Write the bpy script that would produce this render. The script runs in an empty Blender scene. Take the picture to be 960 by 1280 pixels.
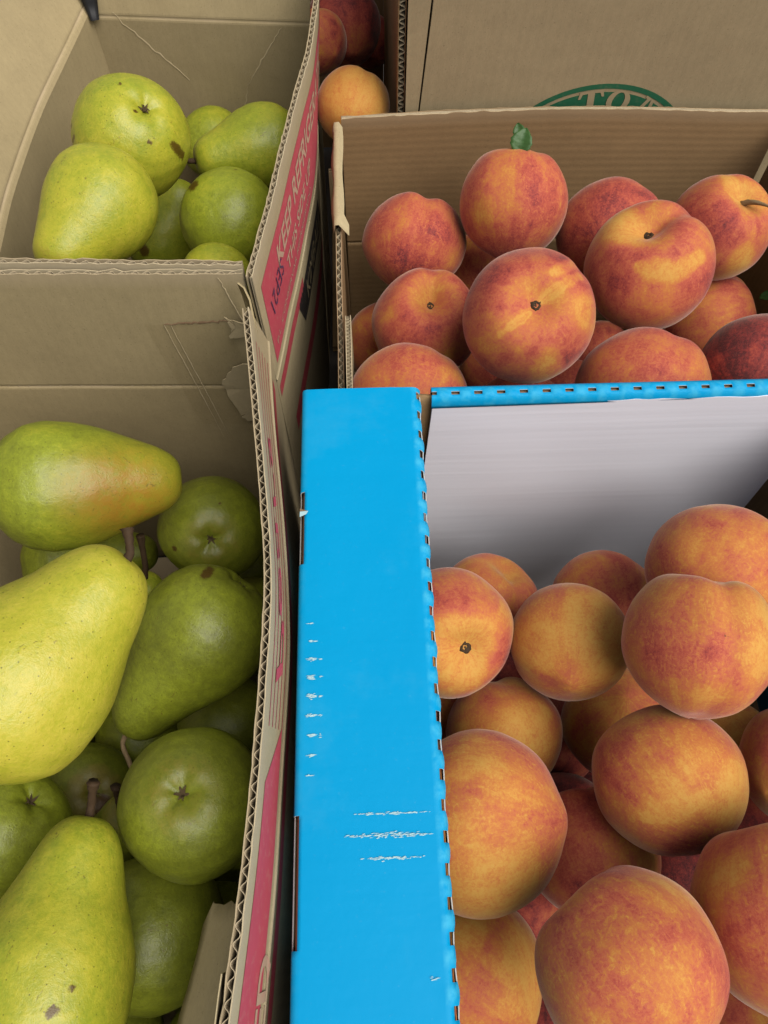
import bpy, bmesh, math, random
import numpy as np
from mathutils import Vector, Matrix

# ---------------------------------------------------------------- camera, light, exposure
scene = bpy.context.scene
C = scene.collection
PITCH = math.radians(62.0); YAW = math.radians(-1.8)
cam_d = bpy.data.cameras.new('camera'); cam = bpy.data.objects.new('camera', cam_d); C.objects.link(cam)
cam.location = (0, 0, 0.63)
cam.rotation_euler = (math.pi / 2 - PITCH, 0, YAW)
cam_d.sensor_fit = 'VERTICAL'; cam_d.sensor_height = 36.0; cam_d.lens = 36.0 * 1000 / 1280
cam_d.clip_start = 0.01; cam_d.clip_end = 500
scene.camera = cam

SUN_EL = math.radians(58); SUN_AZ = math.radians(132)      # azimuth clockwise from +Y
world = bpy.data.worlds.new('World'); scene.world = world; world.use_nodes = True
wn = world.node_tree; wn.nodes.clear()
sky = wn.nodes.new('ShaderNodeTexSky'); sky.sky_type = 'NISHITA'; sky.sun_disc = False
sky.sun_elevation = SUN_EL; sky.sun_rotation = SUN_AZ; sky.dust_density = 4.0; sky.air_density = 1.0
hs = wn.nodes.new('ShaderNodeHueSaturation'); hs.inputs['Saturation'].default_value = 0.30
bg = wn.nodes.new('ShaderNodeBackground'); bg.inputs['Strength'].default_value = 0.052
wo = wn.nodes.new('ShaderNodeOutputWorld')
wn.links.new(sky.outputs[0], hs.inputs['Color']); wn.links.new(hs.outputs[0], bg.inputs['Color']); wn.links.new(bg.outputs[0], wo.inputs[0])
sun_d = bpy.data.lights.new('sun', 'SUN'); sun_d.energy = 1.75; sun_d.angle = math.radians(50); sun_d.color = (1.0, 0.95, 0.88)
sun = bpy.data.objects.new('sun', sun_d); C.objects.link(sun)
sd = Vector((math.sin(SUN_AZ) * math.cos(SUN_EL), math.cos(SUN_AZ) * math.cos(SUN_EL), math.sin(SUN_EL)))
sun.rotation_euler = sd.to_track_quat('Z', 'Y').to_euler(); sun.location = sd * 3
scene.view_settings.view_transform = 'Standard'; scene.view_settings.look = 'None'
scene.view_settings.exposure = 1.0; scene.view_settings.gamma = 1.0
scene.view_settings.use_curve_mapping = False
scene.cycles.diffuse_bounces = 1; scene.cycles.max_bounces = 6

VR = (Matrix.Rotation(YAW, 3, 'Z') @ Matrix.Rotation(math.pi / 2 - PITCH, 3, 'X'))
VIEW = np.array(VR)                                          # columns: right, up, toward the viewer

# ---------------------------------------------------------------- node helpers
class NT:
    def __init__(s, name):
        s.m = bpy.data.materials.new(name); s.m.use_nodes = True
        s.t = s.m.node_tree; s.t.nodes.clear()
        s.out = s.t.nodes.new('ShaderNodeOutputMaterial')
        s.b = s.t.nodes.new('ShaderNodeBsdfPrincipled')
        s.t.links.new(s.b.outputs[0], s.out.inputs[0])
    def link(s, a, b): s.t.links.new(a, b)
    def put(s, sock, v):
        if hasattr(v, 'is_linked'): s.link(v, sock)
        elif v is not None: sock.default_value = v
    def attr(s, name, kind='GEOMETRY', out='Vector'):
        n = s.t.nodes.new('ShaderNodeAttribute'); n.attribute_type = kind; n.attribute_name = name
        return n.outputs[out]
    def math(s, op, a, b=None, c=None, clamp=False):
        n = s.t.nodes.new('ShaderNodeMath'); n.operation = op; n.use_clamp = clamp
        s.put(n.inputs[0], a)
        if b is not None: s.put(n.inputs[1], b)
        if c is not None: s.put(n.inputs[2], c)
        return n.outputs[0]
    def vmath(s, op, a, b=None):
        n = s.t.nodes.new('ShaderNodeVectorMath'); n.operation = op
        s.put(n.inputs[0], a)
        if b is not None:
            i = n.inputs['Scale'] if op == 'SCALE' else n.inputs[1]
            s.put(i, b)
        return n.outputs[0]
    def noise(s, vec, scale, detail=2, rough=.5, dist=0.0, out=0):
        n = s.t.nodes.new('ShaderNodeTexNoise')
        s.put(n.inputs['Vector'], vec); s.put(n.inputs['Scale'], scale)
        n.inputs['Detail'].default_value = detail; n.inputs['Roughness'].default_value = rough
        n.inputs['Distortion'].default_value = dist
        return n.outputs[out]
    def voro(s, vec, scale, out='Distance', rnd=1.0):
        n = s.t.nodes.new('ShaderNodeTexVoronoi'); s.put(n.inputs['Vector'], vec); n.inputs['Scale'].default_value = scale
        n.inputs['Randomness'].default_value = rnd
        return n.outputs[out]
    def ramp(s, fac, stops, interp='LINEAR'):
        n = s.t.nodes.new('ShaderNodeValToRGB'); n.color_ramp.interpolation = interp
        e = n.color_ramp.elements
        while len(e) < len(stops): e.new(0.5)
        for el, (p, c) in zip(e, stops):
            el.position = p; el.color = (c[0], c[1], c[2], 1) if not isinstance(c, (int, float)) else (c, c, c, 1)
        s.put(n.inputs[0], fac)
        return n.outputs[0]
    def mix(s, f, a, b, mode='MIX'):
        n = s.t.nodes.new('ShaderNodeMix'); n.data_type = 'RGBA'; n.blend_type = mode
        s.put(n.inputs[0], f)
        for i, v in ((6, a), (7, b)):
            if isinstance(v, tuple) and len(v) == 3: v = (*v, 1)
            s.put(n.inputs[i], v)
        return n.outputs[2]
    def step(s, x, a, b):
        n = s.t.nodes.new('ShaderNodeMapRange'); n.interpolation_type = 'SMOOTHSTEP'
        s.put(n.inputs[0], x); n.inputs[1].default_value = a; n.inputs[2].default_value = b
        return n.outputs[0]
    def sep(s, v):
        n = s.t.nodes.new('ShaderNodeSeparateXYZ'); s.put(n.inputs[0], v); return n.outputs
    def comb(s, x, y, z):
        n = s.t.nodes.new('ShaderNodeCombineXYZ')
        for i, v in enumerate((x, y, z)): s.put(n.inputs[i], v)
        return n.outputs[0]
    def bump(s, h, strength=.3, dist=.001, prev=None):
        n = s.t.nodes.new('ShaderNodeBump'); n.inputs['Strength'].default_value = strength
        n.inputs['Distance'].default_value = dist; s.put(n.inputs['Height'], h)
        if prev is not None: s.put(n.inputs['Normal'], prev)
        return n.outputs[0]
    def set(s, **k):
        for a, v in k.items():
            a = a.replace('_', ' ')
            if isinstance(v, tuple) and len(v) == 3 and a != 'Subsurface Radius': v = (*v, 1)
            s.put(s.b.inputs[a], v)
        return s.m

# ---------------------------------------------------------------- materials
def mat_kraft(name, base, flute_vis=.06, light=(.42, .33, .215), pitch=.0072, blot=.10):
    t = NT(name)
    uv = t.attr('uvm'); wear = t.attr('wear', out='Fac')
    x, y, z = t.sep(uv)
    big = t.noise(uv, 14, 3, .6); med = t.noise(uv, 70, 4, .6)
    fib = t.noise(t.vmath('MULTIPLY', uv, (900.0, 260.0, 300.0)), 1.0, 3, .7)
    speck = t.noise(uv, 700, 2, .6)
    ln = t.math('SINE', t.math('MULTIPLY', x, 2 * math.pi / pitch))
    lnn = t.math('MULTIPLY', ln, t.noise(t.vmath('MULTIPLY', uv, (60.0, 6.0, 10.0)), 1.0, 2))
    f = t.math('ADD', 1.0, t.math('MULTIPLY', t.math('SUBTRACT', big, .5), 2 * blot))
    f = t.math('ADD', f, t.math('MULTIPLY', t.math('SUBTRACT', med, .5), .24))
    f = t.math('ADD', f, t.math('MULTIPLY', t.math('SUBTRACT', fib, .5), .34))
    f = t.math('ADD', f, t.math('MULTIPLY', lnn, flute_vis))
    col = t.mix(1.0, base, t.comb(f, f, f), 'MULTIPLY')
    col = t.mix(t.math('MULTIPLY', t.step(speck, .63, .74), .6), col, (base[0] * .45, base[1] * .42, base[2] * .40))
    col = t.mix(t.math('MULTIPLY', t.step(speck, .36, .29), .35), col, light)
    stain = t.step(t.noise(t.vmath('ADD', uv, (3.1, 7.7, 1.3)), 9, 4, .65), .55, .75)
    col = t.mix(t.math('MULTIPLY', stain, .16), col, (base[0] * .6, base[1] * .56, base[2] * .5))
    col = t.mix(t.math('MULTIPLY', wear, .75), col, light)
    bp = t.bump(t.math('ADD', t.math('MULTIPLY', lnn, .35), t.math('MULTIPLY', fib, .25)), .22, .0006)
    return t.set(Base_Color=col, Roughness=.82, Specular_IOR_Level=.22, Normal=bp)

def mat_plain(name, col, rough=.6, var=.1, scale=200, spec=.3):
    t = NT(name)
    tc = t.t.nodes.new('ShaderNodeTexCoord').outputs['Object']
    n = t.noise(tc, scale, 4, .6)
    f = t.math('ADD', 1 - var, t.math('MULTIPLY', n, 2 * var))
    c = t.mix(1.0, col, t.comb(f, f, f), 'MULTIPLY')
    return t.set(Base_Color=c, Roughness=rough, Specular_IOR_Level=spec, Normal=t.bump(n, .15, .0004))

def mat_ink(name, col, rough=.6, wear=.5, under=(.42, .32, .2), scale=260):
    t = NT(name)
    tc = t.t.nodes.new('ShaderNodeTexCoord').outputs['Object']
    n = t.noise(tc, scale, 4, .65); n2 = t.noise(tc, 30, 3, .6)
    k = t.math('MULTIPLY', t.step(n, .50, .72), wear)
    c = t.mix(k, col, under)
    f = t.math('ADD', .88, t.math('MULTIPLY', n2, .24))
    c = t.mix(1.0, c, t.comb(f, f, f), 'MULTIPLY')
    return t.set(Base_Color=c, Roughness=rough, Specular_IOR_Level=.25)

def mat_blue():
    t = NT('blue_coated_board')
    tc = t.t.nodes.new('ShaderNodeTexCoord').outputs['Object']
    a = t.noise(tc, 6, 3, .5); b = t.noise(tc, 420, 3, .6)
    wv = t.noise(t.vmath('MULTIPLY', tc, (6.0, 110.0, 6.0)), 1.0, 2)
    c = t.mix(a, (.0, .255, .520), (.0, .285, .560))
    c = t.mix(t.math('MULTIPLY', t.step(b, .62, .8), .10), c, (.16, .42, .58))
    sm = t.math('MULTIPLY', t.step(t.noise(tc, 17, 5, .7), .54, .72), .16)
    c = t.mix(sm, c, (.05, .33, .55))
    gr = t.math('MULTIPLY', t.step(t.noise(tc, 11, 5, .7, .5), .56, .76), .22)
    c = t.mix(gr, c, (.0, .17, .36))
    rub = t.attr('rub', out='Fac')
    rn = t.noise(tc, 160, 3, .6)
    c = t.mix(t.math('MULTIPLY', t.math('MULTIPLY', rub, t.step(rn, .3, .65)), .6), c, (.08, .46, .64))
    bp = t.bump(t.math('ADD', t.math('MULTIPLY', b, .10), t.math('ADD', t.math('MULTIPLY', wv, .8), t.math('MULTIPLY', t.noise(tc, 28, 4, .6), 2.5))), .16, .0012)
    return t.set(Base_Color=c, Roughness=t.math('ADD', .34, t.math('MULTIPLY', t.noise(tc, 40, 4, .6), .3)), Specular_IOR_Level=.09, Normal=bp)

def mat_white():
    t = NT('white_lined_board')
    uv = t.attr('uvm'); x, y, z = t.sep(uv)
    ln = t.noise(t.vmath('MULTIPLY', uv, (150.0, 3.0, 3.0)), 1.0, 2, .5)
    ln2 = t.noise(t.vmath('MULTIPLY', uv, (420.0, 9.0, 3.0)), 1.0, 2, .5)
    f = t.math('ADD', .95, t.math('MULTIPLY', t.math('SUBTRACT', ln2, .5), .05))
    c = t.mix(1.0, (.83, .825, .90), t.comb(f, f, f), 'MULTIPLY')
    return t.set(Base_Color=c, Roughness=.55, Specular_IOR_Level=.3, Normal=t.bump(ln, .20, .0011))

def mat_peach():
    t = NT('peach_skin')
    n = t.attr('nrm'); st = t.attr('strk'); mark = t.attr('mark', out='Fac'); pale = t.attr('pale', out='Fac')
    seed = t.attr('seed', 'OBJECT', 'Fac'); bl = t.attr('blush', 'OBJECT', 'Fac'); dk = t.attr('dusk', 'OBJECT', 'Fac'); fl = t.attr('fleck', 'OBJECT', 'Fac')
    off = t.comb(seed, t.math('MULTIPLY', seed, 1.7), t.math('MULTIPLY', seed, -.9))
    v = t.vmath('ADD', n, off); s = t.vmath('ADD', st, off)
    n1 = t.noise(v, 1.15, 2, .5, .5)
    n2 = t.noise(s, 5.0, 4, .62, .3)
    n3 = t.noise(v, 7.0, 6, .70, .8)
    n4 = t.noise(s, 15.0, 4, .7, .8)
    nf = t.noise(v, 26.0, 5, .75)
    x, y, z = t.sep(n)
    cav = t.step(z, .80, 1.0)
    pl = t.step(t.math('ADD', pale, t.math('MULTIPLY', t.math('ADD', t.math('SUBTRACT', n3, .5), t.math('MULTIPLY', t.math('SUBTRACT', n2, .5), .8)), 1.3)), .2, .9)
    dm = t.math('MULTIPLY', t.step(t.noise(t.vmath('ADD', v, (5.2, 1.1, 8.0)), 1.5, 3, .6), .46, .74), dk)
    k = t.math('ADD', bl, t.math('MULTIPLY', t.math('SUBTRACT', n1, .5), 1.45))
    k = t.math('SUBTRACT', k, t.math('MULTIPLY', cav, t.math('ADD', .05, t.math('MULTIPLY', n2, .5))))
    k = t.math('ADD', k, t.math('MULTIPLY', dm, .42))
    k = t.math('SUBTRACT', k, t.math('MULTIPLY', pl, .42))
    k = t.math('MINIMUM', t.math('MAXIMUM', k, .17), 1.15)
    k = t.math('ADD', k, t.math('MULTIPLY', t.math('SUBTRACT', n2, .5), .70))
    k = t.math('ADD', k, t.math('MULTIPLY', t.math('SUBTRACT', n3, .5), .80))
    k = t.math('ADD', k, t.math('MULTIPLY', t.math('SUBTRACT', nf, .5), .95))
    fl2 = t.math('MULTIPLY', t.step(t.noise(v, 13.0, 5, .75, 1.0), .50, .64), t.step(n1, .30, .6))
    flk = t.math('MULTIPLY', t.math('ADD', t.math('MULTIPLY', t.step(n4, .52, .68), t.step(n3, .40, .62)), fl2), t.math('ADD', t.math('MULTIPLY', fl, .75), .25))
    k = t.math('SUBTRACT', k, t.math('MULTIPLY', flk, .34))
    k = t.math('MULTIPLY', k, .8)
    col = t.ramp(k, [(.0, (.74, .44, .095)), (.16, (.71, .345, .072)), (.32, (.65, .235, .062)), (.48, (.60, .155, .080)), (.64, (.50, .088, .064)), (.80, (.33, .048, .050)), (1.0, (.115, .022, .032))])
    col = t.mix(t.math('MULTIPLY', t.step(t.math('ADD', mark, t.math('MULTIPLY', t.math('SUBTRACT', n3, .5), .9)), .45, .6), .85), col, (.05, .022, .012))
    # down: pale hairs mixed in as tiny flecks
    fz = t.step(t.noise(v, 120.0, 2, .6), .50, .72)
    col = t.mix(t.math('MULTIPLY', fz, .14), col, (.72, .50, .36))
    col = t.mix(.03, col, (.62, .45, .36))
    col = t.mix(1.0, col, (.72, .655, .60), 'MULTIPLY')
    h = t.math('ADD', t.noise(v, 150.0, 2, .6), t.math('MULTIPLY', n3, .6))
    bp = t.bump(h, .16, .0008)
    t.b.subsurface_method = 'RANDOM_WALK'
    return t.set(Base_Color=col, Roughness=.68, Specular_IOR_Level=.16, Sheen_Weight=.42, Sheen_Roughness=.33, Sheen_Tint=(1.0, .82, .70),
                 Subsurface_Weight=.06, Subsurface_Scale=.004, Subsurface_Radius=(1.0, .35, .12), Normal=bp)

def mat_pear():
    t = NT('pear_skin')
    n = t.attr('nrm'); mark = t.attr('mark', out='Fac'); rus = t.attr('russet', out='Fac'); bsh = t.attr('bshade', out='Fac')
    seed = t.attr('seed', 'OBJECT', 'Fac'); tone = t.attr('tone', 'OBJECT', 'Fac')
    off = t.comb(seed, t.math('MULTIPLY', seed, 1.7), t.math('MULTIPLY', seed, -.9))
    v = t.vmath('ADD', n, off)
    n1 = t.noise(v, 1.3, 3, .55, .3); n3 = t.noise(v, 8.0, 5, .65); n5 = t.noise(v, 26.0, 4, .65)
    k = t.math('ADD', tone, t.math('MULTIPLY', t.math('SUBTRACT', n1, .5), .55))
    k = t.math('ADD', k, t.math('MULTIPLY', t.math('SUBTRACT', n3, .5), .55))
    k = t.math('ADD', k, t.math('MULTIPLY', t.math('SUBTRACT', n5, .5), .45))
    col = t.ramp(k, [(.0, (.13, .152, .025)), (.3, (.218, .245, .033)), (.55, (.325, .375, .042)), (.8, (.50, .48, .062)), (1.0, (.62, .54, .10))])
    # rosy blush on one cheek
    b2 = t.math('MULTIPLY', bsh, t.step(t.math('ADD', n3, t.math('MULTIPLY', n5, .5)), .25, .95))
    col = t.mix(t.math('MULTIPLY', b2, .85), col, (.38, .17, .03))
    # lenticels
    dist = t.voro(v, 15.0); dotr = t.voro(v, 15.0, 'Color')
    dr = t.sep(dotr)[0]
    dots = t.math('MULTIPLY', t.step(dist, .19, .07), t.step(dr, .1, .8))
    col = t.mix(t.math('MULTIPLY', dots, .78), col, (.11, .11, .02))
    d2 = t.step(t.voro(v, 38.0), .22, .08)
    col = t.mix(t.math('MULTIPLY', t.math('MULTIPLY', d2, t.step(n3, .4, .6)), .35), col, (.14, .15, .025))
    # russet
    rm = t.step(t.math('ADD', t.math('ADD', rus, t.math('MULTIPLY', t.math('SUBTRACT', n3, .5), .9)), t.math('MULTIPLY', t.math('SUBTRACT', n5, .5), .5)), .5, 1.05)
    col = t.mix(t.math('MULTIPLY', rm, .6), col, (.23, .15, .045))
    # scuffs
    sc = t.noise(t.vmath('MULTIPLY', v, (7.0, 7.0, 2.2)), 2.2, 4, .7, 1.2)
    msk = t.noise(t.vmath('ADD', v, (4., 2., 9.)), 2.6, 2)
    scm = t.math('MULTIPLY', t.step(sc, .60, .70), t.step(msk, .44, .58))
    col = t.mix(t.math('MULTIPLY', scm, .8), col, (.16, .12, .03))
    mm = t.math('ADD', mark, t.math('MULTIPLY', t.math('ADD', t.math('SUBTRACT', n5, .5), t.math('SUBTRACT', n3, .5)), 1.0))
    col = t.mix(t.math('MULTIPLY', t.step(mm, .36, .80), .9), col, (.085, .034, .008))
    col = t.mix(1.0, col, (.74, .735, .46), 'MULTIPLY')
    bp = t.bump(t.math('ADD', t.math('MULTIPLY', n5, .6), t.math('ADD', t.math('MULTIPLY', t.noise(v, 60.0, 2), .35), t.math('MULTIPLY', n3, 1.2))), .28, .0012)
    rg = t.math('ADD', .30, t.math('MULTIPLY', t.math('ADD', rm, n3), .14))
    t.b.subsurface_method = 'RANDOM_WALK'
    return t.set(Base_Color=col, Roughness=rg, Specular_IOR_Level=.42, Subsurface_Weight=.06, Subsurface_Scale=.004, Subsurface_Radius=(.8, 1.0, .2), Normal=bp)

def mat_leaf():
    t = NT('leaf_green'); tc = t.t.nodes.new('ShaderNodeTexCoord').outputs['Object']
    n = t.noise(tc, 180, 4, .6)
    c = t.mix(n, (.02, .06, .012), (.05, .12, .025))
    return t.set(Base_Color=c, Roughness=.5, Specular_IOR_Level=.4, Normal=t.bump(n, .4, .0006))

M = dict(
    kraft=mat_kraft('kraft_liner', (.325, .258, .140), flute_vis=.02),
    kraft_out=mat_kraft('kraft_outer_liner', (.375, .305, .178), flute_vis=.02, light=(.47, .39, .26)),
    kraft_brown=mat_kraft('brown_peach_box_liner', (.25, .157, .074), flute_vis=.10, pitch=.0068, light=(.34, .25, .15)),
    kraft_far=mat_kraft('kraft_panel_liner', (.305, .236, .134), flute_vis=.02),
    kraft_core=mat_plain('kraft_core', (.20, .125, .07), .85, .2, 400),
    flute=mat_plain('flute_paper', (.40, .325, .21), .85, .22, 500),
    torn=mat_plain('torn_paper', (.43, .345, .205), .9, .15, 300),
    blue=mat_blue(), white=mat_white(),
    paper_edge=mat_plain('torn_paper_edge', (.42, .43, .42), .9, .2, 500),
    scuff=mat_plain('scuffed_white', (.36, .55, .60), .8, .1, 300),
    pink=mat_ink('pink_ink', (.47, .070, .095), wear=.28, under=(.50, .26, .20)),
    pink2=mat_ink('rose_stripe_ink', (.40, .055, .070), wear=.3, under=(.45, .25, .18)),
    pale=mat_ink('unprinted_letters', (.46, .32, .225), wear=.35, under=(.58, .18, .16)),
    black=mat_ink('black_ink', (.022, .02, .02), wear=.35, under=(.2, .16, .1)),
    purple=mat_ink('purple_stamp_ink', (.075, .045, .10), wear=.55, under=(.45, .08, .11), scale=500),
    green=mat_ink('green_ink', (.018, .105, .05), wear=.18, under=(.16, .18, .1)),
    tape=mat_plain('black_tape', (.012, .012, .013), .45, .1, 200),
    clear=None,
    peach=mat_peach(), pear=mat_pear(), leaf=mat_leaf(),
    stem=mat_plain('stem_bark', (.042, .023, .009), .8, .45, 700),
    stem_tan=mat_plain('dry_stem', (.22, .15, .075), .75, .4, 700),
    calyx=mat_plain('dry_calyx', (.075, .05, .022), .9, .4, 700),
    table=mat_plain('table_top_dark', (.05, .042, .036), .7, .2, 20),
)
def mat_clear():
    t = NT('clear_tape')
    t.t.nodes.remove(t.b)
    gl = t.t.nodes.new('ShaderNodeBsdfGlossy'); gl.inputs['Roughness'].default_value = .22
    tr = t.t.nodes.new('ShaderNodeBsdfTransparent'); tr.inputs['Color'].default_value = (.985, .98, .975, 1)
    mx = t.t.nodes.new('ShaderNodeMixShader'); mx.inputs[0].default_value = .035
    t.link(tr.outputs[0], mx.inputs[1]); t.link(gl.outputs[0], mx.inputs[2]); t.link(mx.outputs[0], t.out.inputs[0])
    return t.m
M['clear'] = mat_clear()

# ---------------------------------------------------------------- object helpers
def link(name, me, mats, parent=None, smooth=True):
    o = bpy.data.objects.new(name, me); C.objects.link(o)
    for m in (mats if isinstance(mats, (list, tuple)) else [mats]):
        me.materials.append(m)
    if smooth and len(me.polygons): me.polygons.foreach_set('use_smooth', [True] * len(me.polygons))
    if parent: o.parent = parent
    return o
def mesh(verts, faces, name='m'):
    me = bpy.data.meshes.new(name); me.from_pydata([tuple(map(float, v)) for v in verts], [], [tuple(map(int, f)) for f in faces]); me.update()
    return me
def fattr(me, name, vals, kind='FLOAT'):
    a = me.attributes.new(name, kind, 'POINT')
    a.data.foreach_set('value' if kind == 'FLOAT' else 'vector', np.asarray(vals, dtype=np.float32).ravel())
def empty(name, loc, label, cat, group=None):
    o = bpy.data.objects.new(name, None); C.objects.link(o); o.location = loc; o.empty_display_size = .02
    o['label'] = label; o['category'] = cat
    if group: o['group'] = group
    bpy.context.view_layer.update()
    return o
def kid(o, parent):                                          # parent a mesh that holds world coordinates
    o.parent = parent
    p = Vector((0, 0, 0)); q = parent
    while q is not None: p += q.location; q = q.parent
    o.location = -p
    return o
def vnoise(p, f, seed):
    p = np.asarray(p) * f
    r = np.random.RandomState(seed); out = np.zeros(len(p))
    for i in range(5):
        w = r.randn(3); w *= (1 + .8 * i) / np.linalg.norm(w)
        out += np.sin(p @ w * 2 + r.rand() * 6.28) / (1 + .6 * i)
    return out / 2.2

# ---------------------------------------------------------------- corrugated board
class Board:
    """rows: polylines (bottom to top) on the inner face; the outer face lies t further along the normal."""
    def __init__(s, rows, out, t=.0042, nu=40, dv=.012, creases=(), bend=None, seed=0):
        s.t = t; s.seed = seed; s.creases = creases
        R = []
        for r in rows:
            r = np.array(r, float); d = np.r_[0, np.cumsum(np.linalg.norm(np.diff(r, axis=0), axis=1))]
            q = np.linspace(0, d[-1], nu + 1)
            if len(r) > 3:                                    # smooth resample
                k = np.stack([np.interp(q, d, r[:, i]) for i in range(3)], 1)
                for _ in range(max(2, nu // 12)):
                    k[1:-1] = .25 * k[:-2] + .5 * k[1:-1] + .25 * k[2:]
            else:
                k = np.stack([np.interp(q, d, r[:, i]) for i in range(3)], 1)
            R.append(k)
        R = np.array(R)
        mid = R[:, nu // 2]
        hv = np.r_[0, np.cumsum(np.linalg.norm(np.diff(mid, axis=0), axis=1))]
        V = set(np.round(np.linspace(0, hv[-1], max(2, int(hv[-1] / dv)) + 1), 5)) | set(np.round(hv, 5))
        for c in creases:
            for o in (-.003, -.0016, -.0008, 0, .0008, .0016, .003):
                if 0 < c + o < hv[-1]: V.add(round(c + o, 5))
        s.V = np.array(sorted(V)); s.H = hv[-1]
        P = np.empty((len(s.V), nu + 1, 3))
        for i in range(nu + 1):
            for c in range(3): P[:, i, c] = np.interp(s.V, hv, R[:, i, c])
        uu = np.r_[0, np.cumsum(np.linalg.norm(np.diff(R.mean(0), axis=0), axis=1))]
        s.U = uu; s.L = uu[-1]
        du = np.gradient(P, axis=1); dvv = np.gradient(P, axis=0)
        n = np.cross(du, dvv); n /= np.linalg.norm(n, axis=2, keepdims=True) + 1e-12
        if (n.mean((0, 1)) @ np.array(out)) < 0: n = -n
        dent = np.zeros(len(s.V))
        for c in creases: dent += np.exp(-((s.V - c) / .0014) ** 2)
        P = P + n * (dent[:, None, None] * .0009)
        # gentle warp so that no panel is dead flat
        w = vnoise(P.reshape(-1, 3), 11, seed + 3).reshape(P.shape[:2]) * .0007
        P = P + n * w[..., None]
        s.P = P; s.n = n; s.dent = dent
    def at(s, u, v, off=0.):
        u = np.clip(u, 0, s.L); v = np.clip(v, 0, s.H)
        i = np.clip(np.searchsorted(s.U, u) - 1, 0, len(s.U) - 2); j = np.clip(np.searchsorted(s.V, v) - 1, 0, len(s.V) - 2)
        a = (u - s.U[i]) / (s.U[i + 1] - s.U[i]); b = (v - s.V[j]) / (s.V[j + 1] - s.V[j])
        f = lambda G: (1 - a) * (1 - b) * G[j, i] + a * (1 - b) * G[j, i + 1] + (1 - a) * b * G[j + 1, i] + a * b * G[j + 1, i + 1]
        nn = f(s.n); return f(s.P) + nn / np.linalg.norm(nn) * off
    def slab(s, o0, o1, jit=.0005, sd=0):
        nv, nu = s.P.shape[:2]
        r = np.random.RandomState(s.seed * 7 + sd)
        P = s.P.copy()
        up = s.P[-1] - s.P[-2]; up /= np.linalg.norm(up, axis=1, keepdims=True)
        P[-1] += up * (r.randn(nu) * jit)[:, None]
        A = P + s.n * o0; B = P + s.n * o1
        vs = np.concatenate([A.reshape(-1, 3), B.reshape(-1, 3)]); N = nv * nu
        uv = np.zeros((nv, nu, 3)); uv[..., 0] = s.U[None]; uv[..., 1] = s.V[:, None]; uv[..., 2] = s.seed * .37
        wear = np.repeat(s.dent[:, None], nu, 1) * (.55 + .45 * np.sin(s.U * 90 + s.seed)[None] * np.sin(s.U * 37)[None])
        wear[-1] = np.maximum(wear[-1], .8)
        f = []
        id = lambda j, i, k: k * N + j * nu + i
        for j in range(nv - 1):
            for i in range(nu - 1):
                f.append((id(j, i, 0), id(j, i + 1, 0), id(j + 1, i + 1, 0), id(j + 1, i, 0)))
                f.append((id(j, i, 1), id(j + 1, i, 1), id(j + 1, i + 1, 1), id(j, i + 1, 1)))
        for i in range(nu - 1):
            f.append((id(nv - 1, i, 0), id(nv - 1, i + 1, 0), id(nv - 1, i + 1, 1), id(nv - 1, i, 1)))
            f.append((id(0, i, 0), id(0, i, 1), id(0, i + 1, 1), id(0, i + 1, 0)))
        for j in range(nv - 1):
            f.append((id(j, 0, 0), id(j + 1, 0, 0), id(j + 1, 0, 1), id(j, 0, 1)))
            f.append((id(j, nu - 1, 0), id(j, nu - 1, 1), id(j + 1, nu - 1, 1), id(j + 1, nu - 1, 0)))
        return vs, f, np.concatenate([uv.reshape(-1, 3)] * 2), np.concatenate([wear.ravel()] * 2)
    def build(s, name, parent, m_in, m_out, flute='v', pitch=.0072, label=None, swap=False, jit=.0005):
        tl = .00055
        v1, f1, uv1, w1 = s.slab(0, tl, jit, 1); v2, f2, uv2, w2 = s.slab(s.t - tl, s.t, jit, 2)
        me = mesh(np.concatenate([v1, v2]), f1 + [tuple(i + len(v1) for i in q) for q in f2], name)
        uv = np.concatenate([uv1, uv2])
        if swap: uv = uv[:, [1, 0, 2]]
        fattr(me, 'uvm', uv, 'FLOAT_VECTOR'); fattr(me, 'wear', np.concatenate([w1, w2]))
        o = link(name, me, [m_in, m_out], smooth=False)
        idx = np.zeros(len(me.polygons), dtype=np.int32); idx[len(f1):] = 1
        me.polygons.foreach_set('material_index', idx)
        kid(o, parent)
        if label: o['label'] = label
        amp = (s.t - 2 * tl) / 2; half = .00018
        r = np.random.RandomState(s.seed + 91)
        if flute:
            Lw, Lo = (s.L, s.H) if flute == 'v' else (s.H, s.L)
            n = int(Lw / pitch * 8); ws = np.linspace(.0003, Lw - .0003, n + 1)
            no = 10; os_ = np.linspace(.0004, Lo - .0006, no + 1)
            ph = np.cumsum(r.randn(n + 1) * .05)
            wav = np.sin(2 * math.pi * ws / pitch + ph); wav = np.sign(wav) * np.abs(wav) ** .8
            vs = []
            for k in (-half, half):
                for q in os_:
                    for w_, h in zip(ws, wav):
                        u, v = (w_, q) if flute == 'v' else (q, w_)
                        vs.append(s.at(u, v, s.t / 2 + h * (amp - half) + k))
            N = (no + 1) * (n + 1); id = lambda j, i, k: k * N + j * (n + 1) + i; f = []
            for j in range(no):
                for i in range(n):
                    f.append((id(j, i, 0), id(j, i + 1, 0), id(j + 1, i + 1, 0), id(j + 1, i, 0)))
                    f.append((id(j, i, 1), id(j + 1, i, 1), id(j + 1, i + 1, 1), id(j, i + 1, 1)))
            for j in (0, no):
                for i in range(n): f.append((id(j, i, 0), id(j, i + 1, 0), id(j, i + 1, 1), id(j, i, 1)))
            for i in (0, n):
                for j in range(no): f.append((id(j, i, 0), id(j, i, 1), id(j + 1, i, 1), id(j + 1, i, 0)))
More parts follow.
